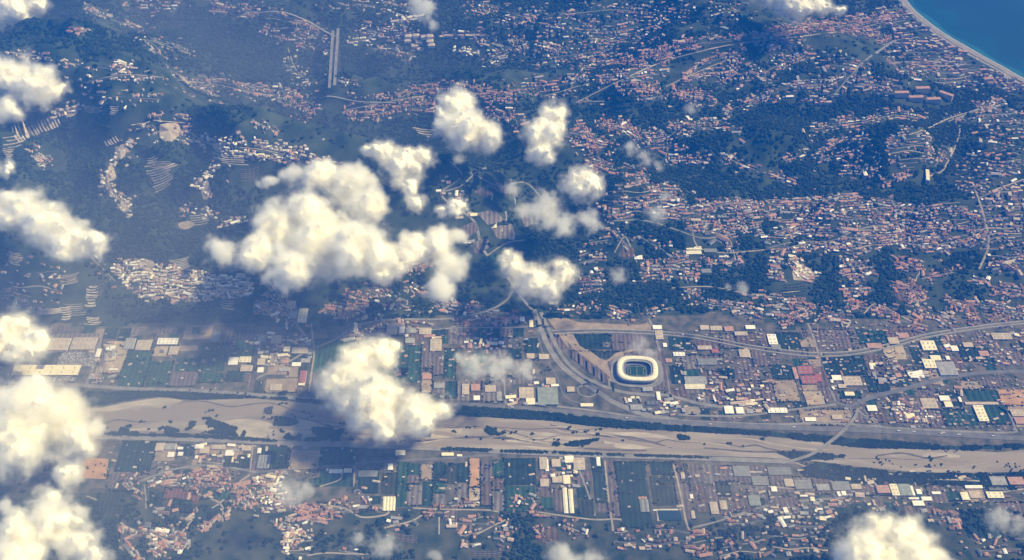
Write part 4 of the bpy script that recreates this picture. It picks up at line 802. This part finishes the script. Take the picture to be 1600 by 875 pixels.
# ------------------------------------------------------------------ woods
def crowns(name, pts, scale, mats, label, seed, clump=5):
    me = bpy.data.meshes.new(name); me.from_pydata([tuple(map(float, p)) for p in pts], [], [])
    a = me.attributes.new('size', 'FLOAT', 'POINT'); a.data.foreach_set('value', np.asarray(scale, np.float32))
    a = me.attributes.new('turn', 'FLOAT', 'POINT'); a.data.foreach_set('value', np.random.default_rng(seed).random(len(pts)).astype(np.float32) * 6.28)
    for m in mats: me.materials.append(MATS[m])
    o = link(name, me, kind='stuff', label=label, category='trees')
    ng = bpy.data.node_groups.new(name, 'GeometryNodeTree'); N, K = ng.nodes, ng.links
    ng.interface.new_socket('Geometry', in_out='INPUT', socket_type='NodeSocketGeometry'); ng.interface.new_socket('Geometry', in_out='OUTPUT', socket_type='NodeSocketGeometry')
    gi, go = N.new('NodeGroupInput'), N.new('NodeGroupOutput')
    jn = N.new('GeometryNodeJoinGeometry'); rr = random.Random(seed)
    for c in range(clump):
        ic = N.new('GeometryNodeMeshIcoSphere'); ic.inputs['Radius'].default_value = 1; ic.inputs['Subdivisions'].default_value = 2
        tr = N.new('GeometryNodeTransform'); s = rr.uniform(.5, .95); ang = c * 2.4
        tr.inputs['Translation'].default_value = (math.cos(ang) * .95 * (c > 0) , math.sin(ang) * .95 * (c > 0), rr.uniform(.2, .6)); tr.inputs['Scale'].default_value = (s, s, s * .9); tr.inputs['Rotation'].default_value = (rr.random() * 3, rr.random() * 3, 0)
        K.new(ic.outputs[0], tr.inputs[0])
        sm = N.new('GeometryNodeSetMaterial'); sm.inputs['Material'].default_value = MATS[mats[c % len(mats)]]; K.new(tr.outputs[0], sm.inputs[0]); K.new(sm.outputs[0], jn.inputs[0])
    no = N.new('ShaderNodeTexNoise'); no.inputs['Scale'].default_value = 2.2; no.inputs['Detail'].default_value = 2
    vm = N.new('ShaderNodeVectorMath'); vm.operation = 'SUBTRACT'; vm.inputs[1].default_value = (.5, .5, .5); K.new(no.outputs['Color'], vm.inputs[0])
    vs = N.new('ShaderNodeVectorMath'); vs.operation = 'SCALE'; vs.inputs['Scale'].default_value = 1.1; K.new(vm.outputs[0], vs.inputs[0])
    sp = N.new('GeometryNodeSetPosition'); K.new(jn.outputs[0], sp.inputs[0]); K.new(vs.outputs[0], sp.inputs['Offset'])
    ip = N.new('GeometryNodeInstanceOnPoints'); K.new(gi.outputs[0], ip.inputs['Points']); K.new(sp.outputs[0], ip.inputs['Instance'])
    at = N.new('GeometryNodeInputNamedAttribute'); at.data_type = 'FLOAT'; at.inputs['Name'].default_value = 'size'; K.new(at.outputs[0], ip.inputs['Scale'])
    a2 = N.new('GeometryNodeInputNamedAttribute'); a2.data_type = 'FLOAT'; a2.inputs['Name'].default_value = 'turn'; cx = N.new('ShaderNodeCombineXYZ'); K.new(a2.outputs[0], cx.inputs[2]); K.new(cx.outputs[0], ip.inputs['Rotation'])
    K.new(ip.outputs[0], go.inputs[0])
    o.modifiers.new('crowns', 'NODES').node_group = ng
    return o
occ = set(); CELL = 14.0
for b in B:
    r_ = max(b['w'], b['l']) * .55
    for dx in np.arange(-r_, r_ + 1, 8):
        for dy in np.arange(-r_ - 8, r_ + 1, 8): occ.add((int((b['x'] + dx) // CELL), int((b['y'] + dy) // CELL)))
for rp, rw in ROADS:
    for p, q in zip(rp[:-1], rp[1:]):
        m = max(1, int(np.hypot(*(q - p)) / 8))
        for t in np.linspace(0, 1, m):
            c = p + (q - p) * t
            for dx in (-rw / 2, 0, rw / 2):
                for dy in (-rw / 2 - 5, 0, rw / 2): occ.add((int((c[0] + dx) // CELL), int((c[1] + dy) // CELL)))
for o in bpy.data.objects:
    if o.name.startswith(('bare_lot', 'terrace_step', 'car_park')) and o.type == 'MESH':
        off = o.parent.location if o.parent else Vector()
        co = np.array([(v.co.x + off.x, v.co.y + off.y) for v in o.data.vertices]); lo, hi = co.min(0), co.max(0)
        if (hi - lo).max() > 400: continue
        for x in np.arange(lo[0], hi[0] + 1, 10):
            for y in np.arange(lo[1], hi[1] + 1, 10): occ.add((int(x // CELL), int(y // CELL)))
for tx, ty, tr in TAKEN:
    for dx in np.arange(-tr, tr + 1, 8):
        for dy in np.arange(-tr, tr + 1, 8): occ.add((int((tx + dx) // CELL), int((ty + dy) // CELL)))
N0 = 230000
tx = rng.uniform(-5200, 5200, N0); ty = rng.uniform(2600, 9600, N0)
onhill = (ty > np.interp(tx, fx[:, 0], fx[:, 1]) + 10) | (ty < np.interp(tx, sfx[:, 0], sfx[:, 1]) + 20)
tpx, tpy = to_px(tx, ty, 60 * np.ones(N0))
keep = onhill & (np.abs(tpx - 800) < 980) & (tpy > -120) & (tpy < 1000) & ~in_poly(tx, ty, SEA) & (poly_dist(tx, ty, COAST) > 70)
cuti = np.clip(((tx - GX0) / STEP).astype(int), 0, nxg - 1); cutj = np.clip(((ty - GY0) / STEP).astype(int), 0, nyg - 1)
dens = vnoise(tx + 5000, ty, 420, 40, 4) + .30 * (.75 - cut[cutj, cuti]) - .05 * smooth((900 - tx) / 2500); keep &= rng.random(N0) < np.clip((dens - .38) * 5.0, .04, 1)
tx, ty = tx[keep], ty[keep]
fr = np.array([(int(a // CELL), int(b // CELL)) not in occ for a, b in zip(tx, ty)]); tx, ty = tx[fr], ty[fr]
tz = height(tx, ty); ts = rng.uniform(5.5, 10, len(tx)) * (.8 + .5 * vnoise(tx, ty, 300, 60, 3))
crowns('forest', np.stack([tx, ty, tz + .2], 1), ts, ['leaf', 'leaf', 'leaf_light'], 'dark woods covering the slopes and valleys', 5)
print('houses', len(B), 'forest clumps', len(tx))
# trees of the river banks, hedges between parcels
bp = []
for s in GREENBED + BANKS:
    P = [tuple(p) for p in smooth_line(PL(s) + [PL(s)[0]], 3)[:-1]]; lo = np.min(P, 0); hi = np.max(P, 0); n = int((hi - lo).prod() * .9)
    c = np.stack([rng.uniform(lo[0], hi[0], n), rng.uniform(lo[1], hi[1], n)], 1); c = c[in_poly(c[:, 0], c[:, 1], P)]
    nn = vnoise(c[:, 0] * 20, c[:, 1] * 30, 300, 77, 3); c = c[nn > (.5 if s in GREENBED else .4)]; bp.append(c)
hd = []
for x0, y0, x1, y1 in FBOX + [(R.uniform(0, 1600), R.choice([R.uniform(515, 600), R.uniform(720, 800)]), 0, 0) for _ in range(380)]:
    if x1 == 0: hd += [(x0 + R.gauss(0, 4), y0 + R.gauss(0, 2)) for _ in range(R.randint(1, 9))]; continue
    q = autoskew(x0, y0, x1, y1)
    for a, b in zip(q, q[1:] + q[:1]):
        if R.random() < .55: continue
        m = int(math.hypot(b[0] - a[0], (b[1] - a[1]) * 1.3) / 2.2)
        hd += [(a[0] + (b[0] - a[0]) * t + R.uniform(-.5, .5), a[1] + (b[1] - a[1]) * t + R.uniform(-.4, .4)) for t in np.linspace(0, 1, max(m, 2)) if R.random() < .7]
bp.append(np.array([(a + R.gauss(0, 4), b + R.gauss(0, 1.0)) for a, b in SCRUB for _ in range(R.choice([0, 0, 0, 1, 3]))]))
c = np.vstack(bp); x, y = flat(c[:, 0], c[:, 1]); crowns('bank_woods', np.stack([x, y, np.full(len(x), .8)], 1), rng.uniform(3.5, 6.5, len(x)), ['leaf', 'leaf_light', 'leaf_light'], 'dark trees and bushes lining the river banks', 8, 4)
c = np.array(hd); x, y, z = hit(c[:, 0], c[:, 1])
k = np.ones(len(x), bool)
for rp, rw in ROADS: k &= poly_dist(x, y, [tuple(p) for p in rp]) > rw / 2 + 3
for a, b, r_ in TAKEN: k &= np.hypot(x - a, y - b) > r_ * .9
crowns('hedgerows', np.stack([x, y, z + 1], 1)[k], rng.uniform(2.6, 5.2, k.sum()), ['leaf', 'leaf_light'], 'hedges and garden trees between the fields', 9, 3)

# lone trees on the gravel, one by one
def tree_meshes(seed):
    rr = random.Random(seed); v = []; f = []
    for i in range(9):
        a = rr.uniform(0, 6.3); r0 = rr.uniform(0, 3.2); c = (math.cos(a) * r0, math.sin(a) * r0, 4.5 + rr.uniform(0, 4.5)); s = rr.uniform(1.6, 2.6); n = len(v)
        t = (1 + 5 ** .5) / 2; iv = [(-1, t, 0), (1, t, 0), (-1, -t, 0), (1, -t, 0), (0, -1, t), (0, 1, t), (0, -1, -t), (0, 1, -t), (t, 0, -1), (t, 0, 1), (-t, 0, -1), (-t, 0, 1)]
        v += [tuple(c[k] + p[k] * s * .55 * rr.uniform(.7, 1.25) for k in range(3)) for p in iv]
        f += [tuple(n + k for k in q) for q in ((0, 11, 5), (0, 5, 1), (0, 1, 7), (0, 7, 10), (0, 10, 11), (1, 5, 9), (5, 11, 4), (11, 10, 2), (10, 7, 6), (7, 1, 8), (3, 9, 4), (3, 4, 2), (3, 2, 6), (3, 6, 8), (3, 8, 9), (4, 9, 5), (2, 4, 11), (6, 2, 10), (8, 6, 7), (9, 8, 1))]
    tv_ = [(math.cos(k * 1.047) * r0, math.sin(k * 1.047) * r0, z) for z, r0 in ((-.5, .5), (5.5, .28)) for k in range(6)]
    return mesh('crown', v, f, 'leaf'), mesh('trunk', tv_, [(k, (k + 1) % 6, 6 + (k + 1) % 6, 6 + k) for k in range(6)], 'bark')
TM = [tree_meshes(i) for i in range(4)]
for i, (a, b) in enumerate(((413, 653), (419, 656), (426, 654), (433, 657), (440, 655), (447, 658), (454, 656), (461, 659), (330, 611), (340, 616), (352, 618), (372, 615), (384, 617), (297, 611), (1532, 700), (1518, 702), (1480, 704), (1494, 705), (872, 655), (1000, 669), (1380, 746), (1430, 752), (1462, 755), (1516, 757))):
    x, y, z = hit([a], [b]); root = link('tree', None); root.location = (x[0], y[0], z[0] + .8); s = R.uniform(1.2, 1.9); root.scale = (s, s, s); root.rotation_euler = (0, 0, R.uniform(0, 6))
    cm_, tm_ = TM[i % 4]; link('crown', cm_, root); link('trunk', tm_, root); name_later(root, 'lone dark tree', 'tree', 'lone trees by the river', a, b)

# ------------------------------------------------------------------ lorries and cars on the motorways, parked cars
def bx(v, f, x0, x1, y0, y1, z0, z1):
    n = len(v); v += [(x, y, z) for z in (z0, z1) for x, y in ((x0, y0), (x1, y0), (x1, y1), (x0, y1))]; f += [tuple(n + k for k in q) for q in ((3, 2, 1, 0), (4, 5, 6, 7), (0, 1, 5, 4), (1, 2, 6, 5), (2, 3, 7, 6), (3, 0, 4, 7))]
def bmesh_box(name, boxes, mat):
    v, f = [], []
    for b in boxes: bx(v, f, *b)
    return mesh(name, v, f, mat)
WHEEL = mesh('wheel', [(math.cos(k * .7854) * .5, s, math.sin(k * .7854) * .5 + .5) for s in (-.18, .18) for k in range(8)], [tuple(range(7, -1, -1)), tuple(range(8, 16))] + [(k, (k + 1) % 8, 8 + (k + 1) % 8, 8 + k) for k in range(8)], 'tyre')
TRAILER = bmesh_box('trailer', [(-8, 4.2, -1.3, 1.3, 1.1, 4)], 'paint_white'); CAB = {m: bmesh_box('cab', [(4.6, 7, -1.25, 1.25, .6, 3.5)], m) for m in ('paint_white', 'paint_red', 'paint_grey')}
CARB = {m: mesh('body', [(-2.2, -.9, .3), (2.2, -.9, .3), (2.2, .9, .3), (-2.2, .9, .3), (-2.2, -.9, .9), (2.2, -.85, .8), (2.2, .85, .8), (-2.2, .9, .9), (-1.5, -.7, 1.5), (.5, -.7, 1.5), (.5, .7, 1.5), (-1.5, .7, 1.5), (1.2, -.85, .88), (1.2, .85, .88)],
        [(3, 2, 1, 0), (0, 1, 5, 12, 4), (2, 3, 7, 13, 6), (1, 2, 6, 5), (3, 0, 4, 7), (5, 6, 13, 12), (8, 9, 10, 11), (4, 12, 9, 8), (13, 7, 11, 10), (7, 4, 8, 11), (12, 13, 10, 9)], m) for m in ('paint_white', 'paint_red', 'paint_grey')}
def heading(a, b, line):
    P = smooth_line(PL(line), 6); x, y, z = hit(P[:, 0], P[:, 1]); X0, Y0, Z0 = hit([a], [b]); d = np.hypot(x - X0, y - Y0); i = int(np.clip(d.argmin(), 1, len(x) - 2))
    return math.atan2(y[i + 1] - y[i - 1], x[i + 1] - x[i - 1])
MW = '715,632 800,637 900,646 1000,656 1100,663 1250,669 1400,674 1600,685 1900,700'
for i, (a, b, k) in enumerate(((1322, 672.5, 't'), (1403, 674, 't'), (1428, 675, 't'), (1470, 678, 't'), (1474, 676.5, 't'), (1498, 679.5, 't'), (1552, 682, 't'), (1240, 668, 't'), (1190, 667, 'c'), (1150, 664.5, 'c'), (1110, 663.5, 't'), (1046, 660, 'c'), (980, 654, 't'), (930, 649.5, 'c'), (860, 642, 'c'), (800, 637, 't'), (1340, 671, 'c'), (1375, 673.5, 'c'), (1450, 677.5, 'c'), (1580, 684, 'c'), (1525, 681, 'c'), (1290, 670.5, 'c'))):
    x, y, z = hit([a], [b]); col = R.choice(['paint_white', 'paint_white', 'paint_red', 'paint_grey']); root = link('lorry' if k == 't' else 'car', None); root.location = (x[0], y[0], z[0] + 2.02); root.rotation_euler = (0, 0, heading(a, b, MW) + (math.pi if i % 2 else 0))
    s = 1.15; root.scale = (s, s, s)
    if k == 't': link('trailer', TRAILER, root); link('cab', CAB[col], root); ws = ((-6.5, 1.1), (-6.5, -1.1), (-5, 1.1), (-5, -1.1), (5.6, 1.1), (5.6, -1.1))
    else: link('body', CARB[col], root); ws = ((-1.4, .85), (-1.4, -.85), (1.4, .85), (1.4, -.85))
    for wx_, wy_ in ws: link('wheel', WHEEL, root).location = (wx_, wy_, 0)
    name_later(root, 'white motorway lorry' if k == 't' else f'small {col[6:]} motorway car', 'lorry' if k == 't' else 'car', 'traffic on the riverside motorway', a, b)
V, Fc, FM = [], [], []; mats = ['paint_white', 'paint_grey', 'paint_red', 'r_dark']
for x0, y0, x1, y1 in ((97, 549, 148, 571), (22, 589, 117, 596), (4, 552, 58, 566), (160, 552, 176, 600)):
    for yy in np.arange(y0, y1, 2.0):
        for xx in np.arange(x0, x1, .95):
            if R.random() < .42: continue
            x, y = flat(xx + (yy - y0) * (x0 - 800) / 1900, yy); n0 = len(Fc); bx(V, Fc, x - .95, x + .95, y - 2.3, y + 2.3, 1.6, 3.0); FM += [R.choice([0, 0, 1, 1, 2, 3])] * (len(Fc) - n0)
link('parked_cars', mesh('parked_cars', V, Fc, mats, FM), kind='stuff', label='rows of parked cars around the mall', category='cars')
name_all()
#@@PART5
# ------------------------------------------------------------------ haze
def volmat(name, color, dens, aniso):
    m = bpy.data.materials.new(name); m.use_nodes = True; t = m.node_tree; t.nodes.remove(t.nodes['Principled BSDF'])
    pv = t.nodes.new('ShaderNodeVolumePrincipled'); pv.inputs['Color'].default_value = (*color, 1); pv.inputs['Density'].default_value = dens; pv.inputs['Anisotropy'].default_value = aniso
    t.links.new(pv.outputs[0], t.nodes['Material Output'].inputs['Volume']); return m
hm = volmat('haze', HAZE_COLOR, HAZE_DENSITY, -.2)
hv = [(x, y, z) for z in (-30, 5000) for y in (-25000, 65000) for x in (-45000, 65000)]
link('haze', mesh('haze', hv, [(0, 2, 3, 1), (4, 5, 7, 6), (0, 1, 5, 4), (2, 6, 7, 3), (0, 4, 6, 2), (1, 3, 7, 5)], hm), kind='stuff', label='blue summer haze filling the air', category='haze')

# ------------------------------------------------------------------ clouds: altitude, density, label, lobes (x, y, r in photograph pixels)
CLOUDS = [
 (620, 1.0, 'largest cloud, bright cream mass in the middle', '455,275,20 500,275,30 545,290,36 575,320,32 480,330,38 440,355,42 500,385,58 560,390,48 400,395,33 345,392,24 450,420,36 600,410,34 640,392,26 420,284,14 682,380,30 702,415,26 690,452,24 655,375,22 712,368,16'),
 (640, .7, 'ragged cloud above the largest one', '600,240,24 630,262,34 660,244,20 576,236,12 640,296,18 650,318,18 712,325,18 690,330,14'),
 (640, .8, 'tall heaped cloud over the central ridge village', '715,162,28 730,202,38 765,215,26 700,195,24 690,178,14'),
 (640, .75, 'upright oval cloud beside the heaped one', '866,178,22 850,208,32 846,240,22 872,195,18'),
 (600, .8, 'small round cloud in the valley head', '910,288,30 890,290,16 930,286,16'),
 (600, .45, 'thin torn cloud over the side valley', '850,328,32 880,350,24 815,330,18 922,345,22 800,300,12'),
 (580, .8, 'two-lobed cloud above the motorway fork', '800,418,22 830,440,34 875,428,26 855,452,22 793,400,12'),
 (430, .95, 'curved cloud hanging over the river', '560,560,30 595,552,28 620,546,13 540,600,42 580,620,48 600,660,32 650,645,36 690,640,22 560,655,22 525,625,18'),
 (560, .4, 'thin cloud left of the stadium', '740,570,26 780,575,26 820,580,20 720,560,12'),
 (640, .95, 'cream cloud at the upper left edge', '15,125,42 60,135,36 92,140,16 10,170,26 40,110,18'),
 (620, .95, 'long cloud along the left edge', '30,330,38 70,350,38 110,375,34 150,380,24 10,320,22 130,392,18 -20,340,30'),
 (420, .6, 'misty cloud over the mall', '20,520,38 50,540,30 20,556,22 -20,530,40'),
 (400, 1.0, 'big bright cloud over the river at the left edge', '40,640,54 90,660,50 30,700,42 120,690,34 60,604,20 -10,650,50 150,668,14'),
 (540, .9, 'broken cloud bank in the bottom left corner', '30,838,46 84,818,42 122,848,32 6,792,16 78,776,22 150,866,24 106,744,24 24,880,46 130,800,14'),
 (660, .7, 'cloud in the top left corner', '20,15,34 60,6,18'),
 (540, 1.0, 'bright domed cloud at the lower right', '1380,832,32 1350,860,42 1412,850,42 1450,872,26 1370,890,50 1430,895,50 1325,875,22'),
 (660, .4, 'wisp at the top edge', '660,14,22 676,40,10 650,2,16'),
 (660, .55, 'low cloud at the top edge near the sea', '1240,2,34 1200,-4,22 1280,8,20 1310,14,12'),
 (620, .35, 'slanting wisp on the far hillside', '985,232,14 1008,248,15 1030,258,10'),
 (600, .3, 'faint wisp over the hillside suburb', '1025,335,18 1040,306,12'),
 (580, .35, 'faint puff above the dark wood', '965,430,17'),
 (580, .4, 'tiny puff on the dark slope', '1160,450,12 1138,448,7'),
 (540, .45, 'flat cloud at the bottom edge', '880,872,26 920,880,26 900,890,30'),
 (540, .3, 'thin mist over the hamlet by the bottom edge', '560,842,16 600,852,24 680,868,14'),
 (540, .3, 'mist patch over the riverside village', '450,768,28 480,765,16'),
 (540, .3, 'mist patch at the lower right edge', '1560,810,24 1590,820,18'),
 (640, .3, 'faint wisp beside the ridge town', '1082,172,13'),
 (620, .5, 'small cloud at the left edge', '10,264,16 -8,262,16'),
 (560, .22, 'faint veil drifting across the stadium edge', '1000,538,18 1015,552,14'),
 (640, .3, 'faint wisp over the valley junction', '716,250,12 800,292,14'),
]
vap = volmat('vapour', (1.0, .994, .945), .04, -.1)
core_mat = material('cloud_core', (.96, .91, .74), 1.0, .02, .01, spec=0)
def cloud_group(lobes, mn, mx, vox, seed, as_mesh, amount, meanr):
    ng = bpy.data.node_groups.new('cloud', 'GeometryNodeTree'); N, K = ng.nodes, ng.links
    ng.interface.new_socket('Geometry', in_out='INPUT', socket_type='NodeSocketGeometry'); ng.interface.new_socket('Geometry', in_out='OUTPUT', socket_type='NodeSocketGeometry')
    out = N.new('NodeGroupOutput'); vc = N.new('GeometryNodeVolumeCube'); pos = N.new('GeometryNodeInputPosition')
    def math_(op, a, b=None, c=None, clamp=False):
        m = N.new('ShaderNodeMath'); m.operation = op; m.use_clamp = clamp
        for i, s in enumerate((a, b, c)):
            if s is None: continue
            if isinstance(s, (int, float)): m.inputs[i].default_value = s
            else: K.new(s, m.inputs[i])
        return m.outputs[0]
    def vec(op, a, b):
        m = N.new('ShaderNodeVectorMath'); m.operation = op
        for i, s in enumerate((a, b)):
            if isinstance(s, (tuple, Vector)): m.inputs[i].default_value = s
            elif isinstance(s, float): m.inputs['Scale'].default_value = s
            elif s is not None: K.new(s, m.inputs[i])
        return m
    sh = vec('ADD', pos.outputs[0], (seed * 917.0, seed * 331.0, 0)).outputs[0]
    def noise(size, det, rough=.6):
        n = N.new('ShaderNodeTexNoise'); n.inputs['Scale'].default_value = 1 / size; n.inputs['Detail'].default_value = det; n.inputs['Roughness'].default_value = rough; K.new(sh, n.inputs['Vector']); return n
    def billow(size, small):                       # rounded heads: inverted cell distance at two sizes
        out_ = None
        for z_, k_ in ((size, .5), (small, .34)):
            vr = N.new('ShaderNodeTexVoronoi'); vr.feature = 'F1'; vr.inputs['Scale'].default_value = 1 / z_; K.new(sh, vr.inputs['Vector'])
            q_ = math_('MULTIPLY_ADD', vr.outputs['Distance'], -k_, k_); out_ = q_ if out_ is None else math_('ADD', out_, q_)
        return out_
    w1 = noise(meanr * 1.0, 3, .55); wv = vec('SCALE', vec('SUBTRACT', w1.outputs['Color'], (.5, .5, .5)).outputs[0], float(meanr * 1.15)).outputs[0]
    p2 = vec('ADD', pos.outputs[0], wv).outputs[0]
    f = None
    for q, Rr in lobes:
        l = vec('LENGTH', vec('MULTIPLY', vec('SUBTRACT', p2, q).outputs[0], (1 / Rr, 1 / Rr, 1 / (.8 * Rr))).outputs[0], None).outputs['Value']
        f = l if f is None else math_('SMOOTH_MIN', f, l, .22)
    n2 = noise(meanr * .9, 7, .68); n3 = billow(meanr * .62, meanr * .2)
    amp, off_ = (1.85, -.09) if amount > .5 else (2.7, -.62)
    d = math_('SUBTRACT', math_('ADD', math_('MULTIPLY_ADD', n2.outputs[0], amp, off_), math_('MULTIPLY_ADD', n3, .75, .05)), f)       # > 0 inside
    dens = math_('MULTIPLY', d, 1.4, clamp=True)
    dens = math_('MULTIPLY', math_('POWER', dens, 2.0), amount)
    K.new(dens, vc.inputs['Density']); vc.inputs['Min'].default_value = mn; vc.inputs['Max'].default_value = mx
    for ax, k in zip('XYZ', range(3)): vc.inputs['Resolution ' + ax].default_value = max(8, int((mx[k] - mn[k]) / vox))
    last = vc.outputs[0]
    if as_mesh:
        vm = N.new('GeometryNodeVolumeToMesh'); vm.resolution_mode = 'GRID' if hasattr(vm, 'resolution_mode') else vm.resolution_mode
        vm.inputs['Threshold'].default_value = .72 * amount; vm.inputs['Adaptivity'].default_value = .02; K.new(last, vm.inputs[0]); last = vm.outputs[0]
    else:
        sm = N.new('GeometryNodeSetMaterial'); sm.inputs['Material'].default_value = vap; K.new(last, sm.inputs[0]); last = sm.outputs[0]
    K.new(last, out.inputs[0]); return ng
# veil added at left to imitate window glare, low mist on the southern bank
ng = bpy.data.node_groups.new('mist', 'GeometryNodeTree'); N, K = ng.nodes, ng.links
ng.interface.new_socket('Geometry', in_out='INPUT', socket_type='NodeSocketGeometry'); ng.interface.new_socket('Geometry', in_out='OUTPUT', socket_type='NodeSocketGeometry')
go = N.new('NodeGroupOutput'); vc = N.new('GeometryNodeVolumeCube'); pos = N.new('GeometryNodeInputPosition'); sx_ = N.new('ShaderNodeSeparateXYZ'); K.new(pos.outputs[0], sx_.inputs[0])
mr_ = N.new('ShaderNodeMapRange'); mr_.interpolation_type = 'SMOOTHSTEP'; mr_.inputs[1].default_value = 600; mr_.inputs[2].default_value = -2600; mr_.inputs[3].default_value = 0; mr_.inputs[4].default_value = 1; K.new(sx_.outputs[0], mr_.inputs[0])
mz_ = N.new('ShaderNodeMapRange'); mz_.inputs[1].default_value = 700; mz_.inputs[2].default_value = 250; mz_.inputs[3].default_value = 0; mz_.inputs[4].default_value = 1; K.new(sx_.outputs[2], mz_.inputs[0])
nz_ = N.new('ShaderNodeTexNoise'); nz_.inputs['Scale'].default_value = 1 / 1400; nz_.inputs['Detail'].default_value = 3; K.new(pos.outputs[0], nz_.inputs['Vector'])
def nm(op, a, b):
    m = N.new('ShaderNodeMath'); m.operation = op
    for i, q in enumerate((a, b)):
        if isinstance(q, (int, float)): m.inputs[i].default_value = q
        else: K.new(q, m.inputs[i])
    return m.outputs[0]
lx, ly = flat(1150, 800); vs_ = N.new('ShaderNodeVectorMath'); vs_.operation = 'SUBTRACT'; vs_.inputs[1].default_value = (lx, ly, 0); K.new(pos.outputs[0], vs_.inputs[0])
vq_ = N.new('ShaderNodeVectorMath'); vq_.operation = 'MULTIPLY'; vq_.inputs[1].default_value = (1 / 1500, 1 / 420, 1 / 900); K.new(vs_.outputs[0], vq_.inputs[0]); vl_ = N.new('ShaderNodeVectorMath'); vl_.operation = 'LENGTH'; K.new(vq_.outputs[0], vl_.inputs[0])
ml_ = N.new('ShaderNodeMapRange'); ml_.interpolation_type = 'SMOOTHSTEP'; ml_.inputs[1].default_value = 1; ml_.inputs[2].default_value = .1; ml_.inputs[3].default_value = 0; ml_.inputs[4].default_value = 1.1; K.new(vl_.outputs['Value'], ml_.inputs[0])
K.new(nm('MULTIPLY', nm('MULTIPLY', nm('ADD', mr_.outputs[0], ml_.outputs[0]), mz_.outputs[0]), nm('ADD', nz_.outputs[0], .5)), vc.inputs['Density'])
vc.inputs['Min'].default_value = (-7000, 1200, -10); vc.inputs['Max'].default_value = (2900, 11500, 720)
for ax, q in zip('XYZ', (66, 68, 14)): vc.inputs['Resolution ' + ax].default_value = q
glare_mist_mat = volmat('mist', (1.0, .97, .82), GLARE_MIST_DENSITY, 0.1); sm = N.new('GeometryNodeSetMaterial'); sm.inputs['Material'].default_value = glare_mist_mat
K.new(vc.outputs[0], sm.inputs[0]); K.new(sm.outputs[0], go.inputs[0])
me = bpy.data.meshes.new('mist'); me.materials.append(glare_mist_mat)
link('mist', me, kind='stuff', label='pale veil added on the left for window glare, thin mist on the southern bank', category='mist').modifiers.new('mist', 'NODES').node_group = ng
CORES, VAPOURS = [], []
for n, (alt, amount, label, lobes) in enumerate(CLOUDS):
    alt = alt * .52 if alt <= 580 else alt * .74
    rr = random.Random(n + 3); L = []
    for a, b, r_ in PL(lobes):
        z = alt + rr.uniform(-.3, .5) * r_ * 3.4
        dx, dy, dz = rays(a, b); t = (z - H) / dz; L.append((Vector((dx * t, dy * t, z)), r_ * t / F * 1.06))
    c = sum((p for p, _ in L), Vector()) / len(L); c.z = alt; L = [(p - c, r_) for p, r_ in L]; mr = float(np.mean([r_ for _, r_ in L]))
    pad = 1.15; mn = Vector([min(p[k] - pad * r_ - .35 * mr for p, r_ in L) for k in range(3)]); mx = Vector([max(p[k] + pad * r_ + .35 * mr for p, r_ in L) for k in range(3)])
    vox = max(7.2, (mx - mn).x / 190)
    root = link('cloud', None, label=label, category='cloud', group='clouds below the aircraft'); root.location = c
    VAPOURS.append((root, L, mn, mx, vox, n, amount, mr))
    if amount >= .5:
        CORES.append((root, L, mn, mx, vox, n, amount, mr))
tmps = []
for root, L, mn, mx, vox, n, amount, mr in CORES:
    tmp = link('tmp', bpy.data.meshes.new('tmp')); tmp.modifiers.new('m', 'NODES').node_group = cloud_group(L, mn, mx, vox * 1.9, n + 1, True, amount, mr); tmps.append((root, tmp))
dg = bpy.context.evaluated_depsgraph_get()
for root, tmp in tmps:
    me2 = bpy.data.meshes.new_from_object(tmp.evaluated_get(dg))
    bm = bmesh.new(); bm.from_mesh(me2); bm.verts.ensure_lookup_table(); left = set(bm.verts); isles = []
    while left:                                    # each billow that stands apart is a part of its own
        stack = [left.pop()]; isl = [stack[0]]
        while stack:
            for e in stack.pop().link_edges:
                for w_ in e.verts:
                    if w_ in left: left.discard(w_); stack.append(w_); isl.append(w_)
        if len(isl) > 40: isles.append(isl)
    isles.sort(key=len, reverse=True)
    for isl in isles[:5]:
        ix = {v_: i for i, v_ in enumerate(isl)}; fs = {f_ for v_ in isl for f_ in v_.link_faces}
        link('core', mesh('core', [v_.co for v_ in isl], [tuple(ix[v_] for v_ in f_.verts) for f_ in fs], core_mat, None, True), root)
    bm.free(); bpy.data.meshes.remove(me2)
for root, tmp in tmps: bpy.data.objects.remove(tmp)
for root, L, mn, mx, vox, n, amount, mr in VAPOURS:
    me = bpy.data.meshes.new('vapour'); me.materials.append(vap); o = link('vapour', me, root); o['kind'] = 'stuff'
    o.modifiers.new('vapour', 'NODES').node_group = cloud_group(L, mn, mx, vox, n + 1, False, amount, mr)
